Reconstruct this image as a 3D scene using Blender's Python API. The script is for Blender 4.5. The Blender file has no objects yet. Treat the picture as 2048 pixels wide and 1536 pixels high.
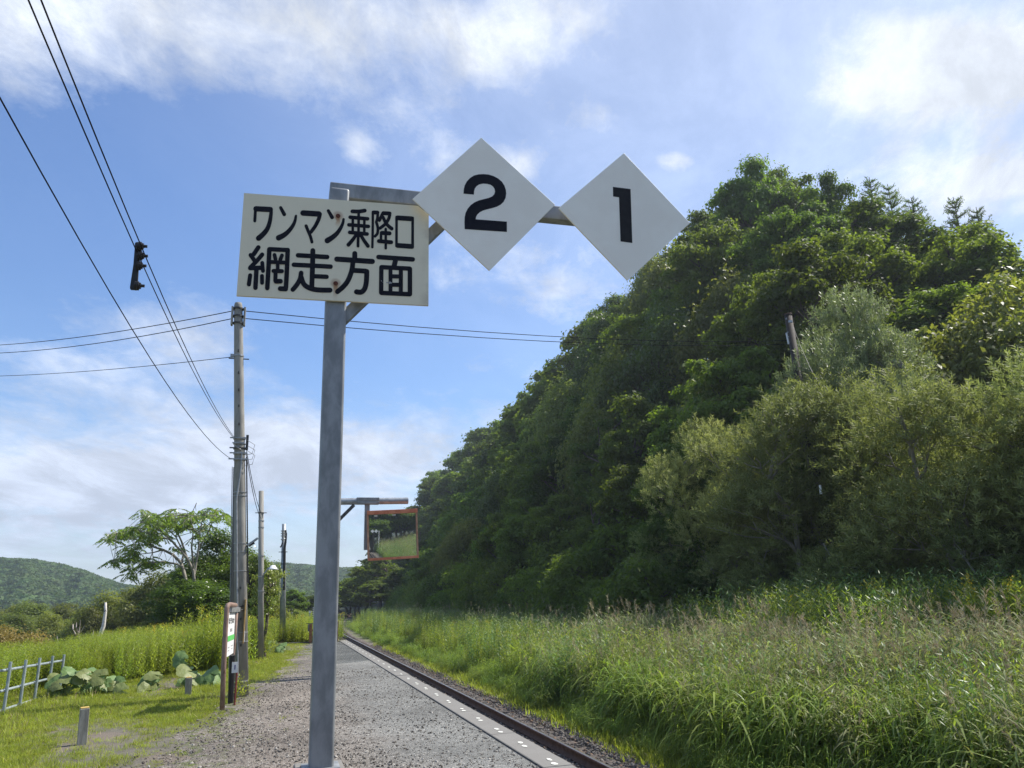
import bpy, math, random
import numpy as np
from mathutils import Vector, Matrix
R = math.radians
rnd = random.Random(7)
rg = np.random.default_rng(11)
sc = bpy.context.scene
COL = sc.collection

# ------------------------------------------------------------------ camera
F = 1538.0; ROLL = .03; EYE = 1.6
_v = np.array([-476., -432.])
_u1 = _v[0]*math.cos(ROLL)+_v[1]*math.sin(ROLL); _v1 = -_v[0]*math.sin(ROLL)+_v[1]*math.cos(ROLL)
PIT = math.atan(-_v1/F); YAW = math.atan(-_u1/math.hypot(F, _v1))
CAM = np.array([0, 0, EYE])
FWD = np.array([math.sin(YAW)*math.cos(PIT), math.cos(YAW)*math.cos(PIT), math.sin(PIT)])
_r0 = np.array([math.cos(YAW), -math.sin(YAW), 0]); _u0 = np.cross(_r0, FWD)
RIGHT = _r0*math.cos(ROLL)-_u0*math.sin(ROLL); UP = _r0*math.sin(ROLL)+_u0*math.cos(ROLL)
cd = bpy.data.cameras.new('camera'); cam = bpy.data.objects.new('camera', cd); COL.objects.link(cam)
cd.sensor_width = 36; cd.lens = F/2048*36; cd.clip_start = .1; cd.clip_end = 6000
cam.matrix_world = Matrix([[RIGHT[i], UP[i], -FWD[i], CAM[i]] for i in range(3)]+[[0, 0, 0, 1]])
sc.camera = cam
sc.cycles.denoising_prefilter = 'NONE'

def ray(x, y):
    d = RIGHT*(x-1024)-UP*(y-768)+FWD*F
    return d/np.linalg.norm(d)
def atY(x, y, Y): d = ray(x, y); return CAM+d*(Y/d[1])
def atX(x, y, X): d = ray(x, y); return CAM+d*(X/d[0])
def gnd(x, y, z=0): d = ray(x, y); return CAM+d*((z-EYE)/d[2])

# ------------------------------------------------------------------ light
SUN_EL, SUN_AZ = R(52), R(80)                 # azimuth from +Y towards +X
sd = np.array([math.sin(SUN_AZ)*math.cos(SUN_EL), math.cos(SUN_AZ)*math.cos(SUN_EL), math.sin(SUN_EL)])
sl = bpy.data.lights.new('sun', 'SUN'); sl.energy = 5.0; sl.angle = R(.55); sl.color = (1, .955, .88)
so = bpy.data.objects.new('sun', sl); COL.objects.link(so)
so.rotation_euler = Vector(sd).to_track_quat('Z', 'Y').to_euler()
sc.view_settings.view_transform = 'Standard'; sc.view_settings.look = 'None'
sc.view_settings.gamma = 1; sc.view_settings.use_curve_mapping = False
sc.view_settings.exposure = 0.46

W = bpy.data.worlds.new('World'); sc.world = W; W.use_nodes = True
nt = W.node_tree; nt.nodes.clear()
class NB:
    """small node builder"""
    def __init__(s, nt): s.nt = nt
    def n(s, t, **k):
        o = s.nt.nodes.new(t)
        for a, b in k.items(): setattr(o, a, b)
        return o
    def link(s, a, b): s.nt.links.new(a, b)
    def put(s, sock, v):
        if v is None: return
        if hasattr(v, 'is_output'): s.nt.links.new(v, sock)
        else:
            if sock.type == 'RGBA' and len(v) == 3: v = (*v, 1)
            sock.default_value = v
    def math(s, op, a, b=None, c=None, clamp=False):
        o = s.n('ShaderNodeMath', operation=op, use_clamp=clamp)
        s.put(o.inputs[0], a); s.put(o.inputs[1], b); s.put(o.inputs[2], c); return o.outputs[0]
    def vm(s, op, a, b=None, sc_=None):
        o = s.n('ShaderNodeVectorMath', operation=op)
        s.put(o.inputs[0], a); s.put(o.inputs[1], b)
        if sc_ is not None: s.put(o.inputs['Scale'], sc_)
        return o.outputs['Value'] if op in ('DOT_PRODUCT', 'LENGTH', 'DISTANCE') else o.outputs[0]
    def noise(s, vec, scale, detail=4, rough=.55, dist=0, out='Fac'):
        o = s.n('ShaderNodeTexNoise'); s.put(o.inputs['Vector'], vec)
        s.put(o.inputs['Scale'], scale); o.inputs['Detail'].default_value = detail
        o.inputs['Roughness'].default_value = rough; o.inputs['Distortion'].default_value = dist
        return o.outputs[out]
    def vor(s, vec, scale, feature='F1', out='Distance', rand=1):
        o = s.n('ShaderNodeTexVoronoi', feature=feature); s.put(o.inputs['Vector'], vec)
        s.put(o.inputs['Scale'], scale); o.inputs['Randomness'].default_value = rand; return o.outputs[out]
    def mr(s, v, a, b, c=0, d=1, smooth=True):
        o = s.n('ShaderNodeMapRange', interpolation_type='SMOOTHSTEP' if smooth else 'LINEAR')
        s.put(o.inputs[0], v)
        for i, q in enumerate((a, b, c, d)): s.put(o.inputs[i+1], q)
        return o.outputs[0]
    def mix(s, f, a, b, blend='MIX'):
        o = s.n('ShaderNodeMix', data_type='RGBA', blend_type=blend)
        s.put(o.inputs[0], f); s.put(o.inputs[6], a); s.put(o.inputs[7], b); return o.outputs[2]
    def sep(s, v): o = s.n('ShaderNodeSeparateXYZ'); s.put(o.inputs[0], v); return o.outputs
    def comb(s, x, y, z):
        o = s.n('ShaderNodeCombineXYZ'); s.put(o.inputs[0], x); s.put(o.inputs[1], y); s.put(o.inputs[2], z); return o.outputs[0]
    def scl(s, v, sx, sy, sz):
        return s.vm('MULTIPLY', v, (sx, sy, sz))
    def hsv(s, c, h=.5, sat=1, val=1):
        o = s.n('ShaderNodeHueSaturation'); s.put(o.inputs['Hue'], h); s.put(o.inputs['Saturation'], sat)
        s.put(o.inputs['Value'], val); s.put(o.inputs['Color'], c); return o.outputs[0]

b = NB(nt)
sky = b.n('ShaderNodeTexSky', sky_type='NISHITA'); sky.sun_disc = False
sky.sun_elevation = SUN_EL; sky.sun_rotation = SUN_AZ
sky.air_density = 1.15; sky.dust_density = .7; sky.ozone_density = 2.6; sky.altitude = 50
tc = b.n('ShaderNodeTexCoord').outputs['Generated']
nrm = b.vm('NORMALIZE', tc)
sx, sy, sz = b.sep(nrm)
den = b.math('ADD', b.math('MAXIMUM', sz, 0), .22)
flat = b.comb(b.math('DIVIDE', sx, den), b.math('DIVIDE', sy, den), 0)
rotn = b.n('ShaderNodeVectorRotate', rotation_type='Z_AXIS'); b.put(rotn.inputs['Vector'], flat); rotn.inputs['Angle'].default_value = R(24)
st = b.scl(rotn.outputs[0], 1.0, .62, 1)
big = b.noise(st, 1.5, 5, .55, .3)
med = b.noise(b.scl(rotn.outputs[0], 1, .85, 1), 5.2, 8, .66, .3)
fine = b.noise(b.scl(rotn.outputs[0], 1, .8, 1), 15, 7, .7, .3)
cl = b.math('ADD', b.math('MULTIPLY', big, .34), b.math('ADD', b.math('MULTIPLY', med, .44), b.math('MULTIPLY', fine, .22)))
# where the cloud fields of this afternoon stand: (px, py, half width, half height, amount)
FIELDS = [(420, 60, 400, 95, .20), (100, 10, 200, 40, .08), (980, 70, 260, 110, .14), (1180, 60, 160, 90, .06),
          (360, 640, 110, 90, .20), (470, 700, 90, 60, .1), (640, 900, 320, 80, .30), (200, 960, 230, 50, .30), (560, 860, 90, 40, .10),
          (150, 1090, 420, 90, .17), (1750, 100, 200, 130, .07), (2010, 230, 170, 240, .15), (1500, 120, 180, 180, -.03), (1900, 360, 180, 60, .1),
          (1060, 330, 80, 40, .12), (1350, 320, 45, 22, .20), (1030, 335, 50, 25, .10), (715, 300, 25, 35, .10), (1900, 130, 130, 60, .16), (1710, 190, 100, 40, .12), (1760, 60, 120, 40, .12), (1950, 370, 160, 60, .12), (1240, 240, 110, 40, .10), (900, 330, 60, 50, .10), (1000, 520, 200, 60, .11), (850, 260, 110, 60, .10),
          (1100, 600, 150, 40, .07), (200, 400, 300, 150, -.22), (520, 520, 220, 120, -.1), (1380, 180, 150, 90, -.05),
          (120, 740, 90, 30, .10), (40, 380, 60, 80, .13), (730, 300, 70, 50, .06), (330, 800, 90, 90, .07), (700, 760, 200, 90, -.08)]
acc = cl
for (px, py, w, h, a) in FIELDS:
    c = ray(px, py); rx = ray(px+40, py)-c; rx /= np.linalg.norm(rx); ry = np.cross(rx, c)
    dd = b.vm('SUBTRACT', nrm, tuple(c))
    ex = b.math('DIVIDE', b.vm('DOT_PRODUCT', dd, tuple(rx)), w/F)
    ey = b.math('DIVIDE', b.vm('DOT_PRODUCT', dd, tuple(ry)), h/F)
    ez = b.math('MULTIPLY', b.vm('DOT_PRODUCT', dd, tuple(c)), 3.0)
    r2 = b.math('ADD', b.math('ADD', b.math('MULTIPLY', ex, ex), b.math('MULTIPLY', ey, ey)), b.math('MULTIPLY', ez, ez))
    g = b.math('EXPONENT', b.math('MULTIPLY', r2, -.8))
    acc = b.math('MULTIPLY_ADD', g, a, acc)
cov = b.mr(acc, .47, .76, 0, 1, False)
cov = b.math('POWER', cov, 1.25)
# thin milky veil near the horizon, and general veil
veil = b.mr(sz, 0.0, .30, .42, .03)
side = b.mr(b.vm('DOT_PRODUCT', nrm, tuple(float(q) for q in sd)), .30, 1.0, .02, .55)
cov = b.math('MAXIMUM', cov, b.math('MAXIMUM', veil, side))
cov = b.math('MINIMUM', b.math('MULTIPLY', cov, .93), .93)
shade = b.mr(b.noise(st, 3.6, 7, .65, .4), .35, .68, .74, 1.10)
cloudc = b.mix(b.mr(sz, 0, .5, 0, 1), (5.0, 5.6, 7.0), (6.7, 7.1, 7.7))
cloudc = b.vm('SCALE', cloudc, None, shade)
skc = b.hsv(sky.outputs[0], .5, 1.08, 1.0)
skc = b.mix(1, skc, (.90, 1.0, 1.20), 'MULTIPLY')
out = b.mix(cov, skc, cloudc)
bg = b.n('ShaderNodeBackground'); b.link(out, bg.inputs[0]); bg.inputs[1].default_value = .108
wo = b.n('ShaderNodeOutputWorld'); b.link(bg.outputs[0], wo.inputs[0])

# ------------------------------------------------------------------ object helpers
def link(o, parent=None):
    COL.objects.link(o)
    if parent is not None: o.parent = parent
    return o
def tag(o, label=None, cat=None, group=None, kind=None):
    if label: o['label'] = label
    if cat: o['category'] = cat
    if group: o['group'] = group
    if kind: o['kind'] = kind
    return o
def empty(name, loc, label, cat, group=None, rz=0):
    o = bpy.data.objects.new(name, None); o.location = loc; o.rotation_euler = (0, 0, rz); o.empty_display_size = .1
    link(o); return tag(o, label, cat, group)
def np_mesh(name, V, Fq, mats, mi=None, smooth=False):
    """V (n,3); Fq (m,3|4) int or list of such arrays"""
    V = np.asarray(V, np.float32); Fl = Fq if isinstance(Fq, list) else [Fq]
    Fl = [np.asarray(f, np.int32) for f in Fl if len(f)]
    me = bpy.data.meshes.new(name)
    me.vertices.add(len(V)); me.vertices.foreach_set('co', V.ravel())
    nl = sum(f.size for f in Fl); npoly = sum(len(f) for f in Fl)
    me.loops.add(nl); me.loops.foreach_set('vertex_index', np.concatenate([f.ravel() for f in Fl]))
    me.polygons.add(npoly)
    tot = np.concatenate([np.full(len(f), f.shape[1], np.int32) for f in Fl])
    st_ = np.concatenate([[0], np.cumsum(tot)[:-1]]).astype(np.int32)
    me.polygons.foreach_set('loop_start', st_)
    try: me.polygons.foreach_set('loop_total', tot)
    except Exception: pass
    if mi is not None: me.polygons.foreach_set('material_index', np.asarray(mi, np.int32))
    me.update(calc_edges=True)
    if smooth: me.polygons.foreach_set('use_smooth', np.ones(npoly, bool))
    for m in (mats if isinstance(mats, (list, tuple)) else [mats]): me.materials.append(m)
    return me
def mobj(name, me, parent=None, loc=None):
    o = bpy.data.objects.new(name, me); link(o, parent)
    if loc is not None: o.location = loc
    return o

class MB:
    """collects shapes, builds one mesh object"""
    def __init__(s): s.v = []; s.f = []
    def add(s, V, Fc):
        n = len(s.v); s.v += [tuple(float(q) for q in p) for p in V]; s.f += [tuple(i+n for i in f) for f in Fc]; return s
    def box(s, x0, x1, y0, y1, z0, z1, M=None):
        V = [(x, y, z) for z in (z0, z1) for x, y in ((x0, y0), (x1, y0), (x1, y1), (x0, y1))]
        if M is not None: V = [tuple(M @ Vector(p)) for p in V]
        return s.add(V, [(3, 2, 1, 0), (4, 5, 6, 7), (0, 1, 5, 4), (1, 2, 6, 5), (2, 3, 7, 6), (3, 0, 4, 7)])
    def tube(s, P, rad, n=8, caps=True):
        P = [np.array(p, float) for p in P]
        if not hasattr(rad, '__len__'): rad = [rad]*len(P)
        V = []; ref = None
        for i, p in enumerate(P):
            t = P[min(i+1, len(P)-1)]-P[max(i-1, 0)]; t = t/(np.linalg.norm(t)+1e-9)
            if ref is None: ref = np.array([0, 0, 1.]) if abs(t[2]) < .9 else np.array([1., 0, 0])
            a = np.cross(t, ref); a /= np.linalg.norm(a)+1e-9; c = np.cross(t, a); ref = -c if False else ref
            for k in range(n):
                an = 2*math.pi*k/n; V.append(p+rad[i]*(a*math.cos(an)+c*math.sin(an)))
        Fc = []
        for i in range(len(P)-1):
            for k in range(n):
                k2 = (k+1) % n; Fc.append((i*n+k, (i+1)*n+k, (i+1)*n+k2, i*n+k2))
        if caps: Fc.append(tuple(range(n))); Fc.append(tuple(range((len(P)-1)*n+n-1, (len(P)-1)*n-1, -1)))
        return s.add(V, Fc)
    def cyl(s, p, q, r, r2=None, n=16): return s.tube([p, q], [r, r if r2 is None else r2], n)
    def prism(s, poly, thick, off=0):
        """poly: 3d points facing -Y; extruded towards +Y"""
        n = len(poly); A = [(p[0], p[1]+off, p[2]) for p in poly]; B = [(p[0], p[1]+off+thick, p[2]) for p in poly]
        return s.add(A+B, [tuple(range(n)), tuple(range(2*n-1, n-1, -1))]+[(i, i+n, (i+1) % n+n, (i+1) % n) for i in range(n)])
    def build(s, name, mat, parent=None, smooth=False, bevel=0, seg=2, loc=None):
        me = bpy.data.meshes.new(name); me.from_pydata(s.v, [], s.f); me.update()
        for m in (mat if isinstance(mat, list) else [mat]): me.materials.append(m)
        if smooth: me.polygons.foreach_set('use_smooth', np.ones(len(me.polygons), bool))
        o = mobj(name, me, parent, loc)
        if bevel:
            m = o.modifiers.new('b', 'BEVEL'); m.width = bevel; m.segments = seg; m.limit_method = 'ANGLE'; m.angle_limit = R(40)
        return o
def local(parent):  # shift children meshes written in world coords
    return parent.location

# ------------------------------------------------------------------ materials
def new_mat(name):
    m = bpy.data.materials.new(name); m.use_nodes = True; m.node_tree.nodes.clear(); return m, NB(m.node_tree)
def surf(m, nb, col, rough=.7, metal=0, bump=None, bstr=.3, bdist=.01, spec=.4):
    p = nb.n('ShaderNodeBsdfPrincipled'); nb.put(p.inputs['Base Color'], col); nb.put(p.inputs['Roughness'], rough)
    nb.put(p.inputs['Metallic'], metal); p.inputs['Specular IOR Level'].default_value = spec
    if bump is not None:
        bp = nb.n('ShaderNodeBump'); bp.inputs['Strength'].default_value = bstr; bp.inputs['Distance'].default_value = bdist
        nb.link(bump, bp.inputs['Height']); nb.link(bp.outputs[0], p.inputs['Normal'])
    o = nb.n('ShaderNodeOutputMaterial'); nb.link(p.outputs[0], o.inputs[0]); return m
def oc(nb): return nb.n('ShaderNodeTexCoord').outputs['Object']
def wpos(nb): return nb.n('ShaderNodeNewGeometry').outputs['Position']

def mottled(name, c1, c2, scale=6, rough=.7, metal=0, stretch=(1, 1, 1), bstr=.2, bdist=.004, bscale=None, spec=.4, lo=.35, hi=.65, spots=None):
    m, nb = new_mat(name); v = nb.scl(wpos(nb), *stretch)
    f = nb.mr(nb.noise(v, scale, 6, .6, .3), lo, hi)
    c = nb.mix(f, c1, c2)
    if spots: c = nb.mix(nb.mr(nb.noise(v, spots[1], 5, .7), spots[2], spots[2]+.08), c, spots[0])
    return surf(m, nb, c, rough, metal, nb.noise(v, bscale or scale*6, 5, .6), bstr, bdist, spec)

M = {}
M['galv'] = mottled('galvanised_steel', (.19, .20, .205), (.29, .30, .305), 7, .50, .15, (1, 1, .45), .1, .002, spec=.5, spots=((.36, .375, .385), 3.1, .62))
M['galv2'] = mottled('galvanised_pipe', (.26, .28, .29), (.38, .40, .41), 9, .45, .45, (1, 1, 1), .08, .002)
M['concrete_pole'] = mottled('concrete_pole', (.235, .225, .20), (.33, .315, .28), 5, .85, 0, (1, 1, .35), .3, .003, spots=((.16, .15, .13), 14, .68))
M['dark_pole'] = mottled('weathered_pole', (.13, .12, .105), (.20, .185, .16), 5, .85, 0, (1, 1, .3), .3, .003)  # darker pole grey, the companion pole's shade is part of the colour
M['wood_pole'] = mottled('tarred_wood', (.025, .018, .015), (.045, .034, .028), 9, .8, 0, (1, 1, .15), .5, .006)
M['black'] = mottled('black_plastic', (.012, .012, .014), (.02, .02, .022), 12, .5)
M['wire'] = mottled('black_cable', (.014, .014, .016), (.02, .02, .022), 12, .95, spec=.02)
M['iron'] = mottled('dark_iron', (.05, .05, .05), (.10, .095, .09), 12, .6, .3)
M['band'] = mottled('steel_band', (.30, .31, .31), (.42, .42, .42), 12, .5, .5)
M['rustpipe'] = mottled('rusty_brown_pipe', (.20, .13, .10), (.30, .20, .155), 10, .7, 0, (1, 1, .5), .3, .002, spots=((.13, .07, .045), 9, .6))
M['redpipe'] = mottled('dark_red_stake', (.16, .035, .025), (.22, .06, .045), 10, .6)
M['orange'] = mottled('faded_orange_paint', (.52, .15, .075), (.66, .24, .13), 6, .55, 0, (1, 1, 1), .1, .002, spots=((.40, .10, .05), 20, .68))
M['paleorange'] = mottled('worn_orange_edge', (.42, .20, .11), (.52, .30, .19), 9, .6)
M['white'] = mottled('white_paint', (.70, .71, .70), (.80, .80, .78), 8, .5)
M['plate_back'] = mottled('aluminium_edge', (.30, .30, .30), (.42, .42, .41), 8, .5, .3)
M['diamond'] = mottled('white_reflective_sheet', (.86, .80, .70), (.90, .85, .75), 2.2, .42, 0, (1, 1, 1), .04, .0006, bscale=180)
M['ink'] = mottled('black_lettering', (.007, .008, .014), (.010, .011, .018), 10, .7, spec=.1)
M['ink1'] = mottled('faded_black_lettering', (.014, .014, .017), (.02, .02, .023), 10, .7, spec=.1)
M['blue'] = mottled('dark_blue_print', (.02, .03, .2), (.03, .04, .26), 10, .5)
M['green'] = mottled('green_band_print', (.10, .48, .10), (.14, .55, .14), 10, .5)
M['grey_print'] = mottled('grey_print', (.30, .30, .30), (.42, .42, .42), 40, .5)
M['yellowwood'] = mottled('varnished_edge', (.45, .27, .08), (.58, .38, .14), 12, .5)
M['gatewood'] = mottled('brown_gate_timber', (.22, .10, .045), (.34, .17, .08), 8, .8)
M['stub'] = mottled('weathered_timber', (.24, .22, .185), (.42, .39, .33), 16, .9, 0, (1, 1, .2), .6, .006)
M['lichen'] = mottled('yellow_lichen', (.42, .26, .06), (.50, .38, .12), 20, .9)
M['fence'] = mottled('pale_blue_grey_pipe', (.27, .32, .33), (.40, .45, .46), 9, .4, .2)
M['clamp'] = mottled('rusty_clamp', (.25, .15, .10), (.40, .28, .2), 20, .7, .2)
M['bark'] = mottled('bark', (.07, .055, .042), (.13, .105, .08), 5, .9, 0, (1, 1, .3), .6, .02)
M['greybark'] = mottled('grey_bark', (.20, .18, .155), (.30, .27, .23), 6, .9, 0, (1, 1, .4), .5, .01)
M['birch'] = mottled('dead_birch_bark', (.60, .56, .50), (.72, .69, .64), 5, .8, 0, (1, 1, 2), .3, .01, spots=((.12, .10, .09), 5, .57))
M['deadwood'] = mottled('bleached_twigs', (.34, .29, .24), (.46, .41, .35), 6, .9)
M['sleeper'] = mottled('sleeper_timber', (.060, .046, .038), (.12, .095, .08), 9, .9, 0, (.4, 2.5, 1), .7, .01, spots=((.17, .145, .125), 30, .6))
M['rail'] = mottled('rusty_rail_side', (.085, .05, .036), (.14, .085, .06), 12, .8, .1)
M['railtop'] = mottled('worn_rail_head', (.36, .31, .28), (.48, .43, .40), 20, .30, .9, (1, .2, 1))
M['lampwhite'] = mottled('white_enamel', (.75, .75, .74), (.82, .82, .8), 10, .35)
M['ceramic'] = mottled('grey_insulator', (.30, .31, .32), (.42, .42, .43), 10, .3)

m, nb = new_mat('mirror_glass'); surf(m, nb, (.80, .83, .80), .01, 1.0); M['mirror'] = m

# board cream with rust streaks under the two bolts
S1 = atY(664+125/10.24, 376+570/10.24, 8.2); S2 = atY(664+75/10.24, 490+785/10.24, 8.2)
m, nb = new_mat('cream_enamel_board'); P = wpos(nb); X, Y_, Z = nb.sep(P)
c = nb.mix(nb.noise(P, 2.5, 5, .6), (.70, .63, .46), (.77, .70, .53))
c = nb.mix(nb.mr(nb.noise(P, 38, 3, .6), .72, .76, 0, .6), c, (.22, .20, .16))
wob = nb.math('MULTIPLY', nb.math('SUBTRACT', nb.noise(nb.scl(P, 3, 3, 9), 3, 3), .5), .03)
for S, ln in ((S1, .17), (S2, .22)):
    dx = nb.math('ABSOLUTE', nb.math('ADD', nb.math('SUBTRACT', X, float(S[0])), wob))
    dz = nb.math('SUBTRACT', float(S[2]), Z)
    mk = nb.math('MULTIPLY', nb.mr(dx, .012, .034, 1, 0), nb.math('MULTIPLY', nb.mr(dz, -.01, .03), nb.mr(dz, .02, ln, .85, 0)))
    c = nb.mix(mk, c, (.36, .17, .05))
    rr = nb.vm('DISTANCE', P, tuple(float(q) for q in S)); c = nb.mix(nb.mr(rr, .035, .075, .5, 0), c, (.30, .13, .05))
ed = nb.mr(X, 1.40, 1.55, 0, .5); c = nb.mix(nb.math('MULTIPLY', ed, nb.mr(nb.noise(nb.scl(P, 1, 1, 1), 4, 4), .4, .7)), c, (.36, .29, .23))
M['board'] = surf(m, nb, c, .45, 0, None)
M['screw'] = mottled('rusted_bolt', (.09, .025, .015), (.15, .045, .02), 30, .8)

def leaf_mat(name, c1, c2, trans, tcol, rough=.45, spec=.4, nscale=.35, island=.5, tipcol=None, hue=.03):
    m, nb = new_mat(name)
    gi = nb.n('ShaderNodeNewGeometry'); ri = gi.outputs['Random Per Island']
    ob = nb.n('ShaderNodeObjectInfo').outputs['Random']
    n = nb.noise(gi.outputs['Position'], nscale, 3, .5)
    f = nb.math('ADD', nb.math('MULTIPLY', ri, island), nb.math('MULTIPLY', nb.mr(n, .3, .7), 1-island), clamp=True)
    c = nb.mix(f, c1, c2)
    if tipcol: c = nb.mix(nb.mr(ri, .90, .97), c, tipcol)
    hv = nb.math('MULTIPLY_ADD', ob, hue, .5-hue*.7); vv = nb.math('MULTIPLY_ADD', nb.math('FRACT', nb.math('MULTIPLY', ob, 7.3)), .65, .72)
    c = nb.hsv(c, hv, 1, vv)
    p = nb.n('ShaderNodeBsdfPrincipled'); nb.put(p.inputs['Base Color'], c); p.inputs['Roughness'].default_value = rough
    p.inputs['Specular IOR Level'].default_value = spec
    t = nb.n('ShaderNodeBsdfTranslucent'); tc_ = nb.hsv(nb.mix(ri, tcol, tuple(q*1.5 for q in tcol)), hv, 1, vv); nb.put(t.inputs[0], tc_)
    mx = nb.n('ShaderNodeMixShader'); mx.inputs[0].default_value = trans
    nb.link(p.outputs[0], mx.inputs[1]); nb.link(t.outputs[0], mx.inputs[2])
    o = nb.n('ShaderNodeOutputMaterial'); nb.link(mx.outputs[0], o.inputs[0]); return m
L = {}
L['hill'] = leaf_mat('broadleaf_foliage', (.050, .082, .017), (.10, .145, .028), .42, (.16, .25, .016), .6, .2)
L['willow'] = leaf_mat('willow_foliage', (.19, .22, .07), (.30, .325, .115), .36, (.26, .32, .07), .6, .15)
L['pale'] = leaf_mat('pale_willow_foliage', (.13, .165, .07), (.20, .23, .11), .38, (.20, .27, .08), .45, .4)
L['sumac'] = leaf_mat('compound_foliage', (.07, .11, .025), (.12, .16, .035), .42, (.20, .29, .03), .35, .5, tipcol=(.22, .17, .06))
L['dark'] = leaf_mat('dark_foliage', (.035, .062, .012), (.065, .10, .018), .38, (.13, .22, .016), .35, .45)
L['olive'] = leaf_mat('olive_foliage', (.095, .125, .030), (.155, .18, .045), .4, (.22, .28, .03), .5, .3)
L['yellowbush'] = leaf_mat('yellowing_foliage', (.17, .155, .035), (.24, .20, .05), .3, (.30, .26, .04), .5, .3)
L['lime'] = leaf_mat('lime_foliage', (.15, .20, .04), (.24, .28, .06), .35, (.28, .38, .05), .45, .4)
L['reed'] = leaf_mat('reed_leaves', (.15, .19, .075), (.27, .30, .14), .36, (.27, .34, .08), .6, .16, nscale=.5, hue=.05)
L['plume'] = leaf_mat('reed_plumes', (.27, .26, .15), (.38, .35, .22), .3, (.25, .19, .12), .8, .1)
L['tall'] = leaf_mat('tall_bright_grass', (.13, .20, .035), (.21, .28, .06), .40, (.27, .40, .04), .5, .2)
L['golden'] = leaf_mat('goldenrod_leaves', (.13, .18, .025), (.22, .26, .04), .40, (.30, .40, .03), .45, .3, nscale=.5)
L['deep'] = leaf_mat('shaded_weed_leaves', (.08, .15, .045), (.13, .20, .06), .3, (.11, .2, .035), .45, .3, nscale=.5)
L['yellow'] = leaf_mat('goldenrod_flowers', (.50, .42, .05), (.62, .54, .08), .25, (.6, .45, .03), .7, .1)
L['straw'] = leaf_mat('straw_coloured_reeds', (.25, .24, .12), (.36, .34, .19), .3, (.30, .29, .12), .7, .1)
L['lawn'] = leaf_mat('lawn_grass', (.17, .22, .028), (.27, .31, .045), .38, (.34, .42, .035), .5, .25, nscale=.9)
L['dry'] = leaf_mat('dry_grass', (.30, .25, .14), (.40, .34, .2), .25, (.3, .25, .12), .7, .1)

m, nb = new_mat('butterbur_leaf'); gi = nb.n('ShaderNodeNewGeometry'); uv = nb.n('ShaderNodeAttribute', attribute_name='rad').outputs['Fac']
ang = nb.n('ShaderNodeAttribute', attribute_name='ang').outputs['Fac']
ob = nb.n('ShaderNodeObjectInfo').outputs['Random']
P = gi.outputs['Position']
c = nb.mix(nb.noise(P, 6, 4, .6), (.12, .21, .055), (.21, .31, .10))
c = nb.mix(nb.mr(ob, .62, .72), c, nb.mix(nb.noise(P, 9, 4, .6), (.15, .20, .05), (.26, .27, .09)))
vein = nb.math('ABSOLUTE', nb.math('SINE', nb.math('MULTIPLY', ang, 5.5)))
c = nb.mix(nb.mr(vein, .0, .13, .35, 0), c, (.24, .31, .13))
c = nb.mix(nb.mr(nb.noise(P, 24, 3, .6), .66, .72, 0, .7), c, (.22, .17, .07))
p = nb.n('ShaderNodeBsdfPrincipled'); nb.put(p.inputs['Base Color'], c); p.inputs['Roughness'].default_value = .5
bp = nb.n('ShaderNodeBump'); bp.inputs['Strength'].default_value = .6; bp.inputs['Distance'].default_value = .02
nb.link(nb.noise(P, 18, 3), bp.inputs['Height']); nb.link(bp.outputs[0], p.inputs['Normal'])
t = nb.n('ShaderNodeBsdfTranslucent'); nb.put(t.inputs[0], nb.mix(.4, c, (.25, .35, .05)))
mx = nb.n('ShaderNodeMixShader'); mx.inputs[0].default_value = .25; nb.link(p.outputs[0], mx.inputs[1]); nb.link(t.outputs[0], mx.inputs[2])
o = nb.n('ShaderNodeOutputMaterial'); nb.link(mx.outputs[0], o.inputs[0]); M['butterbur'] = m

# ground: soil with green moss and thatch
m, nb = new_mat('meadow_soil'); P = wpos(nb); X, Y_, Z = nb.sep(P)
n1 = nb.noise(P, .7, 6, .6); n2 = nb.noise(P, 9, 5, .65)
c = nb.mix(nb.mr(n2, .35, .7), (.09, .10, .045), (.16, .17, .07))
c = nb.mix(nb.math('MULTIPLY', nb.mr(X, -3.6, -1.8), nb.mr(Y_, 31, 34, 1, 0)), c, nb.mix(n2, (.10, .09, .07), (.18, .165, .13)))
c = nb.mix(nb.mr(nb.math('ADD', n1, nb.math('MULTIPLY', n2, .35)), .66, .80), c, (.17, .14, .11))
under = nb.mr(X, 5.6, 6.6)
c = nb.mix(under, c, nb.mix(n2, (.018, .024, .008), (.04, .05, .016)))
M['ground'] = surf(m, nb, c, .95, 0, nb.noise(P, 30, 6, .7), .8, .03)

m, nb = new_mat('platform_gravel'); P = wpos(nb); X, Y_, Z = nb.sep(P)
vc = nb.vor(P, 62, out='Color'); vs = nb.sep(vc)[0]; vd = nb.vor(P, 62)
vs2 = nb.sep(nb.vor(P, 27, out='Color'))[1]
grey = nb.mix(vs, (.145, .145, .133), (.29, .287, .268)); brown = nb.mix(vs, (.15, .125, .105), (.31, .275, .235))
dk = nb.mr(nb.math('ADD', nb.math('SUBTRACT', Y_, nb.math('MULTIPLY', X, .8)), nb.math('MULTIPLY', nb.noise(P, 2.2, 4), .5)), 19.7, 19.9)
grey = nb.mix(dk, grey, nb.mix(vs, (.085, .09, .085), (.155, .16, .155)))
zone = nb.mr(nb.math('ADD', X, nb.math('MULTIPLY', nb.noise(P, .8, 4), 1.6)), 1.2, 2.6)
c = nb.mix(zone, brown, grey)
c = nb.mix(nb.mr(vs, .94, .97, 0, .7), c, (.58, .55, .49))
c = nb.mix(nb.mr(vs2, .06, .03, 0, .7), c, (.07, .06, .05))
c = nb.vm('SCALE', c, None, nb.mr(nb.noise(P, .55, 5, .6), .3, .7, .72, 1.12))
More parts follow.
